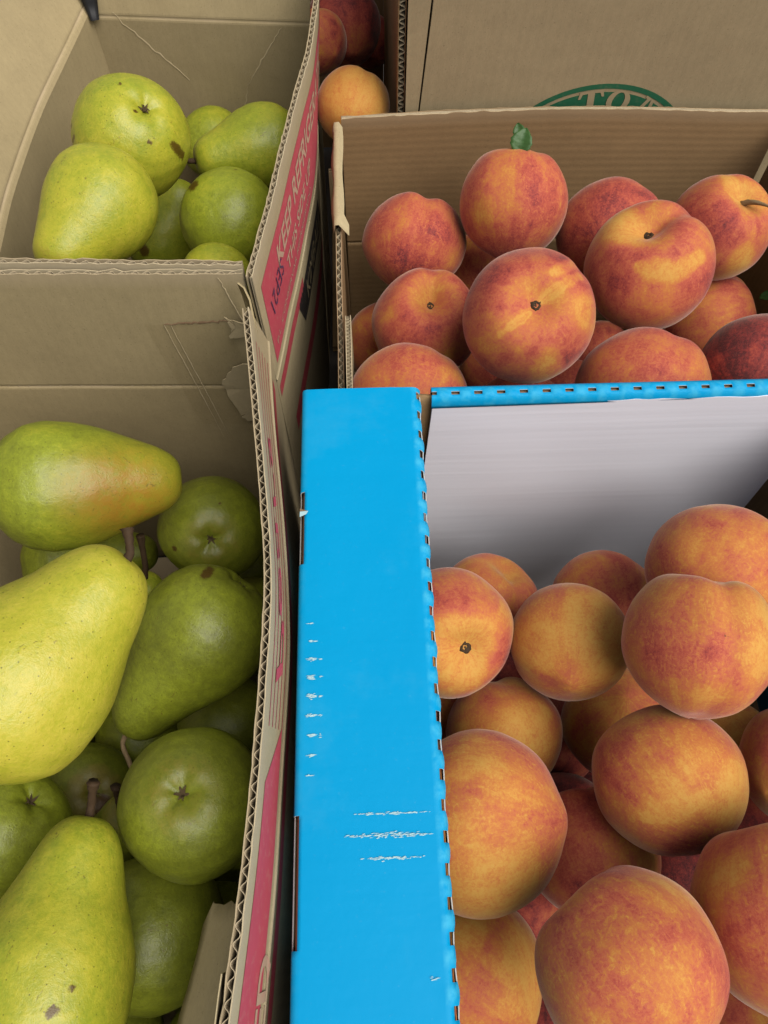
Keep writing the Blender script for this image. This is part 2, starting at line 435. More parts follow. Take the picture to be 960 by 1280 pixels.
            fo = link('fluting', mesh(vs, f, 'fluting'), M['flute'], smooth=False)
            kid(fo, o)
        s.obj = o
        return o
    def patch(s, name, parent, u0, u1, v0, v1, mat, off=None, skew=0., nu=24, nv=6, rag=0., label=None):
        off = s.t + .00025 if off is None else off
        r = np.random.RandomState(int(u0 * 1e4) + 5); vs = []; uv = []
        for j in range(nv + 1):
            for i in range(nu + 1):
                v = v0 + (v1 - v0) * j / nv
                u = u0 + (u1 - u0) * i / nu + skew * (v - v0)
                if rag and (i in (0, nu) or j in (0, nv)):
                    u += r.randn() * rag; v += r.randn() * rag
                vs.append(s.at(u, v, off)); uv.append((u, v, 0))
        f = [(j * (nu + 1) + i, j * (nu + 1) + i + 1, (j + 1) * (nu + 1) + i + 1, (j + 1) * (nu + 1) + i) for j in range(nv) for i in range(nu)]
        me = mesh(vs, f, name); fattr(me, 'uvm', uv, 'FLOAT_VECTOR'); fattr(me, 'wear', np.zeros(len(vs)))
        o = link(name, me, mat); kid(o, parent)
        if label: o['label'] = label
        return o
    def text(s, name, parent, body, size, u0, v0, mat, off=None, du=(1, 0), sx=1., label=None, shear=0., bold=0.):
        off = s.t + .0005 if off is None else off
        cu = bpy.data.curves.new('letters', 'FONT'); cu.body = body; cu.size = size; cu.resolution_u = 3; cu.offset = bold * size
        tmp = bpy.data.objects.new('letters', cu)
        me0 = bpy.data.meshes.new_from_object(tmp)
        co = np.array([v.co[:] for v in me0.vertices]); fs = [tuple(p.vertices) for p in me0.polygons]
        bpy.data.objects.remove(tmp); bpy.data.curves.remove(cu); bpy.data.meshes.remove(me0)
        du = np.array(du, float); du /= np.linalg.norm(du); dv = np.array((-du[1], du[0]))
        vs = []
        for c in co:
            q = np.array((u0, v0)) + du * (c[0] * sx + shear * c[1]) + dv * c[1]
            vs.append(s.at(q[0], q[1], off))
        o = link(name, mesh(vs, fs, name), mat, smooth=False); kid(o, parent)
        if label: o['label'] = label
        return o
    def poly(s, name, parent, pts, mat, off, faces=None):
        vs = [s.at(u, v, off) for u, v in pts]
        o = link(name, mesh(vs, faces or [tuple(range(len(vs)))], name), mat, smooth=False); return kid(o, parent)
    def crease(s, name, parent, a, b, off=.0, w=.0007, mat=None, n=14, wob=.0006, side=-1):
        """a raised worn fibre line pressed into the face"""
        a = np.array(a); b = np.array(b); d = (b - a) / np.linalg.norm(b - a); q = np.array((-d[1], d[0])); r = np.random.RandomState(int(abs(a[0]) * 1e5) % 9999)
        vs = []
        for i in range(n + 1):
            p = a + (b - a) * i / n + q * r.randn() * wob; ww = w * math.sin(math.pi * (.08 + .84 * i / n)) * (.6 + .6 * r.rand())
            for k, h in ((-1, 0), (0, .0004), (1, 0)):
                e = p + q * k * ww; vs.append(s.at(e[0], e[1], off + side * (.00008 + h)))
        f = []
        for i in range(n):
            for k in range(2): f.append((i * 3 + k, i * 3 + k + 1, i * 3 + 4 + k, i * 3 + 3 + k))
        o = link(name, mesh(vs, f, name), mat or M['torn']); return kid(o, parent)

def sheet(name, parent, grid, mat, thick=.0005, label=None):
    """a thin curved piece of paper from a grid of points"""
    g = np.array(grid, float); nv, nu = g.shape[:2]
    du = np.gradient(g, axis=1); dv = np.gradient(g, axis=0); n = np.cross(du, dv); n /= np.linalg.norm(n, axis=2, keepdims=True) + 1e-12
    A = g; B = g - n * thick; N = nv * nu; f = []
    id = lambda j, i, k: k * N + j * nu + i
    for j in range(nv - 1):
        for i in range(nu - 1):
            f.append((id(j, i, 0), id(j, i + 1, 0), id(j + 1, i + 1, 0), id(j + 1, i, 0)))
            f.append((id(j, i, 1), id(j + 1, i, 1), id(j + 1, i + 1, 1), id(j, i + 1, 1)))
    for i in range(nu - 1):
        for j in (0, nv - 1): f.append((id(j, i, 0), id(j, i + 1, 0), id(j, i + 1, 1), id(j, i, 1)))
    for j in range(nv - 1):
        for i in (0, nu - 1): f.append((id(j, i, 0), id(j + 1, i, 0), id(j + 1, i, 1), id(j, i, 1)))
    me = mesh(np.concatenate([A.reshape(-1, 3), B.reshape(-1, 3)]), f, name)
    uv = np.zeros((nv, nu, 3)); uv[..., 0] = np.linspace(0, np.linalg.norm(g[0, -1] - g[0, 0]), nu)[None]; uv[..., 1] = np.linspace(0, np.linalg.norm(g[-1, 0] - g[0, 0]), nv)[:, None]; uv[..., 2] = 4.4
    fattr(me, 'uvm', np.concatenate([uv.reshape(-1, 3)] * 2), 'FLOAT_VECTOR'); fattr(me, 'wear', np.zeros(2 * N))
    o = link(name, me, mat); kid(o, parent)
    if label: o['label'] = label
    return o
def bilinear(c00, c10, c11, c01, nu, nv, bow=(0, 0, 0), rag=None, seed=0):
    r = np.random.RandomState(seed); c = [np.array(q, float) for q in (c00, c10, c11, c01)]; g = np.empty((nv + 1, nu + 1, 3))
    for j in range(nv + 1):
        for i in range(nu + 1):
            a, b = i / nu, j / nv
            g[j, i] = (1 - a) * (1 - b) * c[0] + a * (1 - b) * c[1] + a * b * c[2] + (1 - a) * b * c[3] + np.array(bow) * math.sin(math.pi * a) * math.sin(math.pi * b)
    if rag:
        g[-1] += r.randn(nu + 1, 3) * rag; g[:, 0] += r.randn(nv + 1, 3) * rag * .5
    return g

# ================================================================ table
me = mesh([(-1.6, -1.2, -.102), (1.6, -1.2, -.102), (1.6, 1.8, -.102), (-1.6, 1.8, -.102), (-1.6, -1.2, -.14), (1.6, -1.2, -.14), (1.6, 1.8, -.14), (-1.6, 1.8, -.14)],
          [(0, 1, 2, 3), (7, 6, 5, 4), (0, 4, 5, 1), (1, 5, 6, 2), (2, 6, 7, 3), (3, 7, 4, 0)])
tb = link('table_top', me, M['table'], smooth=False); tb['kind'] = 'structure'; tb['label'] = 'dark table top under the fruit boxes'

def floor_panel(parent, x0, x1, y0, y1, mat, z=-.0995, h=.008):
    b = Board([[(x0, y0, z), (x1, y0, z)], [(x0, y1, z), (x1, y1, z)]], (0, 0, 1), t=h, nu=6, dv=.1)
    return b.build('box_floor', parent, mat, mat, flute=None)

ZB = -.099
# ================================================================ near pear box
A = empty('pear_box', (-.18, .12, ZB), 'open kraft pear box with clear tape and torn paper on its inner wall', 'box', 'kraft boxes of pears')
a_back = Board([[(-.30, .3475, ZB), (-.0660, .3405, ZB)], [(-.30, .3485, .178), (-.0700, .3425, .178)], [(-.30, .3495, .285), (-.0715, .3420, .285)]], (0, 1, 0), t=.0036, nu=46, dv=.012, creases=(.277,), seed=1)
wall = a_back.build('back_wall', A, M['kraft'], M['kraft_out'])
top = [(-.0701, .3163), (-.0631, .2629), (-.0583, .2224), (-.0544, .1852), (-.0510, .1487), (-.0509, .1176), (-.0519, .0909), (-.0534, .0625), (-.0554, .0315), (-.0577, .0047), (-.0607, -.0252), (-.0630, -.0500), (-.066, -.11)]
sco = [(-.0668, .3330), (-.0640, .3007), (-.0591, .2542), (-.0546, .2117), (-.0510, .1727), (-.0488, .1368), (-.0492, .1037), (-.0503, .0730), (-.0519, .0276), (-.0550, -.0303), (-.060, -.11)]
bot = [(-.0650, .3400), (-.0560, .22), (-.052, .05), (-.057, -.11)]
a_right = Board([[(x, y, ZB) for x, y in bot], [(x, y, .235) for x, y in sco], [(x, y, .285) for x, y in top]], (1, 0, 0), t=.0038, nu=90, dv=.015, creases=(.334,), seed=2)
a_rw = a_right.build('side_wall', A, M['kraft'], M['kraft_out'], pitch=.0066)
a_left = Board([[(-.305, -.11, ZB), (-.3015, .347, ZB)], [(-.309, -.11, .178), (-.304, .3485, .178)], [(-.325, -.11, .275), (-.320, .335, .275)]], (-1, 0, 0), nu=20, dv=.03, creases=(.277,), seed=3)
a_left.build('side_wall', A, M['kraft'], M['kraft_out'])
a_front = Board([[(-.305, -.115, ZB), (-.056, -.115, ZB)], [(-.309, -.117, .178), (-.060, -.117, .178)], [(-.309, -.14, .27), (-.066, -.14, .27)]], (0, -1, 0), nu=16, dv=.03, creases=(.277,), seed=4)
a_front.build('front_wall', A, M['kraft'], M['kraft_out'])
floor_panel(A, -.302, -.067, -.110, .3395, M['kraft'])
# print on the outside of the right flap (u runs from the far end towards the viewer)
Lr = a_right.L
a_right.patch('pink_band', a_rw, .240, Lr - .01, .3405, .3735, M['pink'], skew=.8, nu=40, label='pink printed band along the flap')
for v_ in (.3730, .3650, .3570, .3490, .3405): a_right.patch('rule_line', a_rw, .02, .242, v_, v_ + .0011, M['pink'], nu=30)
a_right.text('script_lettering', a_rw, 'Pears', .022, .226, .3660, M['pink'], du=(-1, 0), sx=3.0, shear=.4)
a_right.patch('rose_stripe', a_rw, .02, Lr - .01, .310, .322, M['pink2'], nu=40)
a_right.text('pale_lettering', a_rw, 'ATED', .0215, .400, .3480, M['pale'], du=(-1, 0), sx=1.2, bold=.03)
# clear tape across the corner of the back wall, with torn paper bits stuck to it
x1 = a_back.L
a_back.patch('clear_tape', wall, x1 - .056, x1 - .003, .232, .342, M['clear'], off=-.0006, skew=-.12, nu=8, nv=10, label='clear packing tape')
for dx in (0, .0042):
    a_back.crease('tape_edge', wall, (x1 - .0565 + dx, .342), (x1 - .0428 + dx, .215), off=-.0006, w=.00045, n=30, wob=.0001)
a_back.crease('tape_edge', wall, (x1 - .0565, .3420), (x1 - .0130, .3460), off=-.0006, w=.0011, n=34, wob=.0004, mat=M['kraft_core'])
a_back.crease('panel_edge', wall, (x1 - .0145, .3820), (x1 - .0040, .3340), off=-.0005, w=.0006, n=20, wob=.0002)
def torn(board, parent, uv, lift, name='torn_paper', seed=1):
    """ragged scrap of liner standing off the inner face"""
    r = np.random.RandomState(seed); pts = []
    for k in range(len(uv)):
        p, q = np.array(uv[k]), np.array(uv[(k + 1) % len(uv)])
        for i in range(5):
            w = p + (q - p) * i / 5; pts.append(w + r.randn(2) * .0007 * (i > 0))
    c = np.mean(pts, 0); vs = [board.at(c[0], c[1], -.0010 - lift * .7)]; uvm = [(c[0], c[1], 1)]
    for p in pts:
        k = (p[0] - min(q[0] for q in pts)) / (max(q[0] for q in pts) - min(q[0] for q in pts))
        vs.append(board.at(p[0], p[1], -.0010 - lift * (.7 + .15 * (1 - k)))); uvm.append((p[0], p[1], 1))
    n = len(pts); f = [(0, 1 + i, 1 + (i + 1) % n) for i in range(n)]
    m = mesh(vs, f, name); fattr(m, 'uvm', uvm, 'FLOAT_VECTOR'); fattr(m, 'wear', np.full(len(vs), .6))
    o = link(name, m, M['torn'], smooth=False); md = o.modifiers.new('thickness', 'SOLIDIFY'); md.thickness = .0005
    return kid(o, parent)
torn(a_back, wall, [(x1 - 0.0309, 0.2852), (x1 - 0.0200, 0.3034), (x1 - 0.0073, 0.3070), (x1 - 0.0018, 0.2779), (x1 - 0.0164, 0.2488), (x1 - 0.0237, 0.2470)], .0030, seed=4)
torn(a_back, wall, [(x1 - 0.0237, 0.2452), (x1 - 0.0118, 0.2634), (x1 - 0.0027, 0.2670), (x1 - 0.0027, 0.2415), (x1 - 0.0200, 0.2397)], .0030, seed=5)
torn(a_back, wall, [(x1 - 0.0164, 0.3525), (x1 - 0.0127, 0.3489), (x1 - 0.0027, 0.3453), (x1 - 0.0027, 0.3343), (x1 - 0.0164, 0.3325), (x1 - 0.0137, 0.3416)], .0030, seed=6)
# torn top end of the right flap and the loose liner curl at the corner
sheet('torn_liner', A, [[(-0.0731, 0.3351, 0.2859), (-0.0690, 0.3301, 0.2868), (-0.0658, 0.3232, 0.2841)], [(-0.0717, 0.3351, 0.2759), (-0.0676, 0.3269, 0.2722), (-0.0636, 0.3124, 0.2632)], [(-0.0690, 0.3351, 0.2305), (-0.0649, 0.3255, 0.2268), (-0.0607, 0.3087, 0.2214)]], M['kraft'], .0012)
# loose kraft flap lying on the pears near the front
g = bilinear((-.0960, -.052, .218), (-.0610, -.052, .240), (-.0585, .0150, .238), (-.0790, .0165, .222), 8, 8, bow=(0, 0, .004), rag=.0006, seed=3)
sheet('inner_flap', A, g, M['kraft'], .0010, label='torn loose kraft flap')
g = bilinear((-.0660, -.056, .268), (-.0648, -.056, .2865), (-.0612, -.010, .2865), (-.0614, -.010, .268), 2, 6, rag=.0002)
sheet('torn_liner', A, g, M['kraft_out'], .0006)

# ================================================================ far pear box
Bx = empty('pear_box', (-.18, .55, ZB), 'open kraft pear box printed KEEP REFRIGERATED on a pink band', 'box', 'kraft boxes of pears')
c_front = Board([[(-.300, .3590, ZB), (-.072, .3530, ZB)], [(-.300, .3590, .18), (-.072, .3525, .18)], [(-.285, .3590, .2885), (-.0715, .3505, .2875)]], (0, -1, 0), t=.0036, nu=46, dv=.03, creases=(.279,), seed=11)
c_front.build('front_wall', Bx, M['kraft'], M['kraft_out'])
ctop = [(-.0690, .3400), (-.0668, .3563), (-.0605, .4032), (-.0536, .4509), (-.0455, .5074), (-.0380, .5560), (-.0325, .6140), (-.0318, .660), (-.0320, .705)]
csco = [(-.0680, .3459), (-.0610, .4023), (-.0553, .4390), (-.0510, .4695), (-.0465, .5076), (-.0430, .5434), (-.0413, .5822), (-.0410, .6232), (-.0415, .705)]
cbot = [(-.0665, .3520), (-.056, .45), (-.048, .56), (-.046, .705)]
c_right = Board([[(x, y, ZB) for x, y in cbot], [(x, y, .18) for x, y in csco], [(x, y, .285) for x, y in ctop]], (1, 0, 0), t=.0038, nu=90, dv=.015, creases=(.279,), seed=12)
crw = c_right.build('side_wall', Bx, M['kraft'], M['kraft_out'], pitch=.0066)
fold = [(-.2335, .7250, .219), (-.2470, .6657, .2119), (-.2600, .6149, .2050), (-.2686, .5663, .1979), (-.2757, .5197, .1908), (-.2791, .4719, .1830), (-.2785, .3894, .1830), (-.2780, .3620, .1830)]
lb = [(-.2305, .724, ZB), (-.262, .62, ZB), (-.280, .50, ZB), (-.282, .362, ZB)]
lt = [(-.285, .770, .315), (-.300, .705, .310), (-.314, .645, .305), (-.325, .59, .300), (-.334, .54, .295), (-.338, .49, .290), (-.338, .41, .288), (-.335, .362, .288)]
c_left = Board([lb, fold, lt], (-1, 0, 0), nu=40, dv=.015, creases=(.300,), seed=13)
c_left.build('side_wall', Bx, M['kraft'], M['kraft_out'])
c_back = Board([[(-.2345, .7175, ZB), (-.0475, .7040, ZB)], [(-.2345, .7206, .215), (-.0425, .7030, .215)], [(-.246, .752, .315), (-.034, .735, .315)]], (0, 1, 0), nu=30, dv=.015, creases=(.314,), seed=14)
cbw = c_back.build('back_wall', Bx, M['kraft'], M['kraft_out'])
floor_panel(Bx, -.270, -.0670, .360, .702, M['kraft'])
c_back.crease('crease_line', cbw, (.020, 0.317), (.078, 0.258), w=.0009, n=22, wob=.0006)
c_back.crease('crease_line', cbw, (.172, 0.310), (.134, 0.255), w=.0008, n=18, wob=.0006)
c_back.crease('crease_line', cbw, (.134, 0.255), (.118, 0.200), w=.0006, n=14, wob=.0006)
# black tape at the corner
g = bilinear((-.2334, .7130, .2150), (-.2262, .7150, .2150), (-.2200, .7330, .262), (-.2460, .7280, .262), 3, 4, rag=.0004)
sheet('black_tape', Bx, g, M['tape'], .0004, label='scrap of black tape in the corner')
# ink on the right flap: u runs from the viewer to the back
Lc = c_right.L
c_right.patch('pink_band', crw, .009, Lc - .004, .2880, .3640, M['pink'], skew=.02, nu=60, label='pink printed band')
c_right.text('pale_lettering', crw, 'KEEP REFRIGERATED', .0275, .052, .3340, M['pale'], sx=.90, bold=.022, label='letters reading KEEP REFRIGERATED')
c_right.text('pale_lettering', crw, 'THIS SIDE UP', .0175, .073, .3105, M['pale'], sx=1.05, bold=.018, label='letters reading THIS SIDE UP')
c_right.text('pale_lettering', crw, 'P.L. CONSERVAR REFRIGERADO', .0072, .018, .2970, M['pale'], sx=1.5)
c_right.text('stamped_date', crw, 'SEP21', .024, .060, .3400, M['purple'], du=(-1, -.06), sx=.72, shear=-.15, bold=-.008, off=c_right.t + .0008, label='purple stamped date SEP21 upside down')
c_right.patch('rose_stripe', crw, .004, .110, .2545, .2665, M['pink2'], nu=20)
c_right.patch('black_panel', crw, .104, .225, .2220, .2580, M['black'], skew=-.5, nu=24, label='black printed panel with lettering')
c_right.text('pale_lettering', crw, 'KIMBALL', .029, .120, .2295, M['kraft_out'], sx=.80)
c_right.patch('pink_band', crw, .03, .24, .170, .190, M['pink2'], nu=20)

# ================================================================ brown peach box
D = empty('peach_box', (.15, .44, ZB), 'brown kraft peach box, its plain back wall in front of the green oval print', 'box', 'boxes of peaches')
yb = .586
d_back = Board([[(-.0165, yb, ZB), (.348, yb, ZB)], [(-.0165, yb, .10), (.348, yb, .10)],
                [(-.0165, yb, .2070), (.05, yb, .2098), (.12, yb, .2118), (.18, yb, .2118), (.25, yb, .2092), (.30, yb, .2062), (.348, yb, .2050)]], (0, 1, 0), nu=60, dv=.012, creases=(.175,), seed=21)
d_back.build('back_wall', D, M['kraft_brown'], M['kraft_brown'], flute='h', swap=True, jit=.0003)
d_left = Board([[(-.0165, .300, ZB), (-.0165, .582, ZB)], [(-.0165, .300, .180), (-.0170, .40, .188), (-.0170, .46, .196), (-.0185, .52, .2000), (-.0190, .582, .2040)]], (-1, 0, 0), nu=50, dv=.02, seed=22)
d_left.build('side_wall', D, M['kraft_brown'], M['kraft_brown'])
d_right = Board([[(.3485, .300, ZB), (.3485, .582, ZB)], [(.352, .300, .195), (.352, .582, .2045)]], (1, 0, 0), nu=30, dv=.03, seed=23)
d_right.build('side_wall', D, M['kraft_brown'], M['kraft_brown'])
d_front = Board([[(-.0165, .2935, ZB), (.348, .2935, ZB)], [(-.0165, .2935, .125), (.348, .2935, .125)]], (0, -1, 0), nu=20, dv=.03, seed=24)
d_front = Board([[(-.0165, .2965, ZB), (.348, .2965, ZB)], [(-.0165, .2965, .125), (.348, .2965, .125)]], (0, -1, 0), nu=20, dv=.03, seed=24)
d_front.build('front_wall', D, M['kraft_brown'], M['kraft_brown'], flute='h')
floor_panel(D, -.0155, .347, .298, .584, M['kraft_brown'])
# torn liner folded over the left wall, and the stub of a flap standing up
ys = np.linspace(.580, .468, 12)
g = [[(-.0235 + .001 * math.sin(i * 1.3), y, .2015 - .004 * i / 11), (-.0215, y, .2085 - .0035 * i / 11), (-.0185 + .0008 * math.sin(i * 2.1), y, .2088 - .0035 * i / 11), (-.0160 + (.004 if i > 9 else .0006 * math.sin(i)), y, .2040 - .009 * i / 11)] for i, y in enumerate(ys)]
sheet('torn_liner', D, g, M['kraft_out'], .0006, label='torn pale liner curled over the wall edge')
d_stub = Board([[(-.0150, .306, .120), (-.0152, .395, .140)], [(-.0148, .306, .190), (-.0150, .36, .194), (-.0152, .388, .1955), (-.0158, .3985, .185)]], (-1, 0, 0), t=.0040, nu=30, dv=.02, seed=25)
d_stub.P[..., 0] += .0040
d_stub.build('flap_stub', D, M['kraft_out'], M['kraft_out'], pitch=.0030)

# ================================================================ kraft box with the green oval print
G = empty('kraft_box', (.24, .76, ZB), 'tall kraft box with a dark green oval printed on its side', 'box')
g_front = Board([[(.043, .604, ZB), (.46, .604, ZB)], [(.0478, .602, .20), (.46, .602, .20)], [(.0548, .602, .2916), (.46, .602, .2916)], [(.055, .602, .37), (.46, .602, .37)]], (0, -1, 0), nu=40, dv=.02, seed=31)
gw = g_front.build('front_wall', G, M['kraft_far'], M['kraft_far'])
g_strip = Board([[(.0335, .6005, ZB), (.0405, .6005, ZB)], [(.0362, .5990, .20), (.0462, .5990, .20)], [(.0364, .5990, .2916), (.0530, .5990, .2916)], [(.0366, .599, .37), (.0555, .599, .37)]], (0, -1, 0), t=.0028, nu=6, dv=.02, seed=32)
g_strip.build('corner_strip', G, M['kraft_far'], M['kraft_far'])
for nm, r0, o in (('side_wall', [(.0385, .6065), (.0385, .93)], (-1, 0, 0)), ('side_wall', [(.458, .6065), (.458, .93)], (1, 0, 0)), ('back_wall', [(.0385, .935), (.458, .935)], (0, 1, 0))):
    b = Board([[(x, y, ZB) for x, y in r0], [(x + (.016 if x < .1 else 0), y, .37) for x, y in r0]], o, nu=10, dv=.06, seed=33); b.build(nm, G, M['kraft_far'], M['kraft_far'], flute=None)
b = Board([[(.054, .602, .3745), (.46, .602, .3745)], [(.054, .94, .3745), (.46, .94, .3745)]], (0, 0, 1), nu=8, dv=.05, seed=34); b.build('top_panel', G, M['kraft_far'], M['kraft_far'], flute=None)
# oval print: u measured along the wall, centre below the brown box rim
def uv_of(x, z): return (x - .0445, z - ZB)
uc, vc = uv_of(.1930, .1600); ea, eb = .081, .0652
def ring(a0, b0, a1, b1, n=72):
    pts = [(uc + a0 * math.cos(k * 2 * math.pi / n), vc + b0 * math.sin(k * 2 * math.pi / n)) for k in range(n)] + [(uc + a1 * math.cos(k * 2 * math.pi / n), vc + b1 * math.sin(k * 2 * math.pi / n)) for k in range(n)]
    return pts, [(k, (k + 1) % n, n + (k + 1) % n, n + k) for k in range(n)]
for (a0, b0, a1, b1) in ((ea, eb, ea - .0045, eb - .0042), (ea - .0075, eb - .0070, .030, .020)):
    p_, f_ = ring(a0, b0, a1, b1)
    g_front.poly('green_oval', gw, p_, M['green'], g_front.t + .0003, f_)
def glyph(ang, strokes, sc):
    r_u, r_v = ea - .0250, eb - .0235
    cu, cv = uc + r_u * math.sin(ang), vc + r_v * math.cos(ang); th = -ang * .8
    ca, sa = math.cos(th), math.sin(th)
    for poly in strokes:
        g_front.poly('serif_letter', gw, [(cu + sc * (ca * x - sa * y), cv + sc * (sa * x + ca * y)) for x, y in poly], M['kraft_far'], g_front.t + .0006)
Tg = [[(-.5, 1.0), (-.56, .66), (-.46, .66), (-.38, .86), (-.15, .88), (-.15, 1.0)], [(.5, 1.0), (.15, 1.0), (.15, .88), (.38, .86), (.46, .66), (.56, .66)], [(-.15, 1.0), (-.15, .1), (-.32, 0), (.32, 0), (.15, .1), (.15, 1.0)]]
Og = []
for k in range(18):
    a0, a1 = k * 2 * math.pi / 18, (k + 1) * 2 * math.pi / 18
    Og.append([(.52 * math.cos(a0), .5 + .52 * math.sin(a0)), (.52 * math.cos(a1), .5 + .52 * math.sin(a1)), (.26 * math.cos(a1), .5 + .42 * math.sin(a1)), (.26 * math.cos(a0), .5 + .42 * math.sin(a0))])
Mg = [[(-.75, 1.0), (-.75, .92), (-.62, .86), (-.62, .1), (-.75, 0), (-.35, 0), (-.46, .1), (-.46, 1.0)], [(-.46, 1.0), (-.30, 1.0), (.1, .2), (0, 0)], [(.1, .2), (.3, 1.0), (.46, 1.0), (0, 0)], [(.35, 1.0), (.75, 1.0), (.75, .92), (.62, .86), (.62, .1), (.75, 0), (.30, 0), (.40, .1)]]
glyph(-.16, Tg, .0185); glyph(.20, Og, .0185); glyph(.72, Mg, .0185)

# ================================================================ far box of dark peaches
Qb = empty('peach_box', (.0, .78, ZB), 'dim open box of dark red peaches beside the box with the green oval', 'box', 'boxes of peaches')
q_right = Board([[(.0295, .602, ZB), (.0295, .95, ZB)], [(.0295, .602, .20), (.0295, .95, .20)], [(.0295, .602, .36), (.0295, .95, .36)]], (1, 0, 0), t=.0058, nu=20, dv=.02, seed=41)
q_right.build('side_wall', Qb, M['kraft_brown'], M['kraft_brown'], flute='h', pitch=.0066)
q_back = Board([[(-.10, .952, ZB), (.029, .952, ZB)], [(-.10, .952, .30), (.029, .952, .30)]], (0, 1, 0), nu=10, dv=.04, seed=42); q_back.build('back_wall', Qb, M['kraft_brown'], M['kraft_brown'])
q_left = Board([[(-.10, .765, ZB), (-.10, .95, ZB)], [(-.10, .765, .22), (-.10, .95, .22)]], (-1, 0, 0), nu=10, dv=.04, seed=43); q_left.build('side_wall', Qb, M['kraft_brown'], M['kraft_brown'])
q_front = Board([[(-.030, .5985, ZB), (.029, .5985, ZB)], [(-.030, .5985, .15), (.029, .5985, .15)]], (0, -1, 0), nu=6, dv=.04, seed=44); q_front.build('front_wall', Qb, M['kraft_brown'], M['kraft_brown'])
floor_panel(Qb, -.040, .0285, .600, .950, M['kraft_brown'])

# ================================================================ blue peach box
E = empty('peach_box', (.13, .08, ZB), 'bright blue peach box with perforated ledge and white inner wall', 'box', 'boxes of peaches')
ZT = .25; PER = .01335; SL = .0050
def blue_strip(name, parent, stations, prof, holes, mats, thick=.0006, rubfn=None, smooth=True):
    """sweep a profile along stations; holes(a, b, k) says which faces are cut away"""
    pts = [prof(s_) for s_ in stations]; nu = len(pts[0]); vs = [p for r in pts for p in r]; f = []
    for j in range(len(stations) - 1):
        for k in range(nu - 1):
            if holes and holes(stations[j], stations[j + 1], k): continue
            f.append((j * nu + k, j * nu + k + 1, (j + 1) * nu + k + 1, (j + 1) * nu + k))
    me = mesh(vs, f, name); fattr(me, 'rub', [rubfn(i // nu, i % nu, stations[i // nu]) if rubfn else 0 for i in range(len(vs))])
    o = link(name, me, mats, smooth=smooth)
    if thick:
        md = o.modifiers.new('board', 'SOLIDIFY'); md.thickness = thick; md.offset = -1; md.use_rim = True; md.material_offset_rim = 1; md.material_offset = 2
    kid(o, parent); return o
def stations_for(a, b, phase, extra=()):
    s_ = {round(a, 5), round(b, 5)} | {round(e, 5) for e in extra}
    k = math.floor((a - phase) / PER) - 1
    while phase + k * PER < b + PER:
        c = phase + k * PER
        for q in (c, c + SL * .12, c + SL * .5, c + SL * .88, c + SL, c + SL + (PER - SL) * .33, c + SL + (PER - SL) * .67):
            if a < q < b: s_.add(round(q, 5))
        k += 1
    return sorted(s_)
rs = np.random.RandomState(5)
def in_slot(y0, y1, phase):
    m = ((y0 + y1) / 2 - phase) % PER
    return m < SL
TABS = [(.1727, .2157), (-.0040, .0492)]
def scal(y, ph):                                             # paper swells between the cuts
    m = ((y - ph) % PER)
    return .0 if m < SL else math.sin(math.pi * (m - SL) / (PER - SL))
PH = .2765
def ledge_profile(sign, xo, xi):
    w = abs(xi - xo)
    def prof(y):
        b = .00055 * scal(y, PH) + .0003 * math.sin(y * 211) * 1.0
        e = .0007 * math.sin(y * 23 + 1)
        q = [(0, ZB), (0, .12), (0, .243), (.0001, .2470), (.0009, .2491), (.0028, .2499), (.0045, .2500), (w * .25, .2501 + e * .3), (w * .5, .2500 + e * .5), (w * .75, .2501 + e * .4), (w - .0095, .2500), (w - .0060, .2500), (w - .0042, .2498 + b * .3), (w - .0024, .2492 + b * .5), (w - .0010, .2480 + b * .3), (w - .0002 + b, .2460), (w + b * .7, .2435), (w - .0003, .2405)]
        return [(xo + sign * a, y, z) for a, z in q]
    return prof
def ledge_holes(y0, y1, k):
    m = (y0 + y1) / 2
    if k in (13, 14) and in_slot(y0, y1, PH): return True
    if k in (2, 3, 4) and any(a < m < b for a, b in TABS): return True
    return False
def ledge_rub(j, k, y):
    if k >= 12: return .25 + .65 * scal(y, PH)
    if k in (4, 5): return .15
    return 0.
sta = stations_for(-.130, .2845, PH, [t for p in TABS for t in p])
BM = [M['blue'], M['paper_edge'], M['kraft_core']]
led = blue_strip('side_ledge', E, sta, ledge_profile(1, -.0392, .0300), ledge_holes, BM, rubfn=ledge_rub)
led['label'] = 'flat blue ledge with perforated rolled edge'
core = lambda y: [(-.0375, y, ZB + .001), (-.0376, y, .2455), (-.0362, y, .2480), (.0240, y, .2482), (.0272, y, .2468), (.0284, y, .2440), (.0282, y, .2410)]
blue_strip('board_core', led, [-.128, .05, .12, .2835], core, None, [M['kraft_core']], thick=0)
blue_strip('side_ledge', E, stations_for(-.130, .2845, PH), ledge_profile(-1, .3470, .2780), lambda a, b, k: k in (13, 14) and in_slot(a, b, PH), BM, rubfn=ledge_rub)
# back wall with its rolled, perforated top
PH2 = .0480
def back_prof(x):
    b = .0005 * scal(x, PH2); lip = .2415 + .0045 * (x - .036) / .25
    return [(x, .2845, ZB), (x, .2845, .12), (x, .2845, .2472), (x, .2838, .2491), (x, .2822, .2500), (x, .2800, .2502 + b), (x, .2782, .2500 + b), (x, .2766, .2490 + b * .5), (x, .2757, .2472), (x, .2753, (lip + .2472) / 2), (x, .2752, lip)]
bk = blue_strip('back_wall', E, stations_for(.0365, .2770, PH2), back_prof, lambda a, b, k: k == 5 and in_slot(a, b, PH2), BM, rubfn=lambda j, k, x: (.2 + .6 * scal(x, PH2)) if k > 3 else 0)
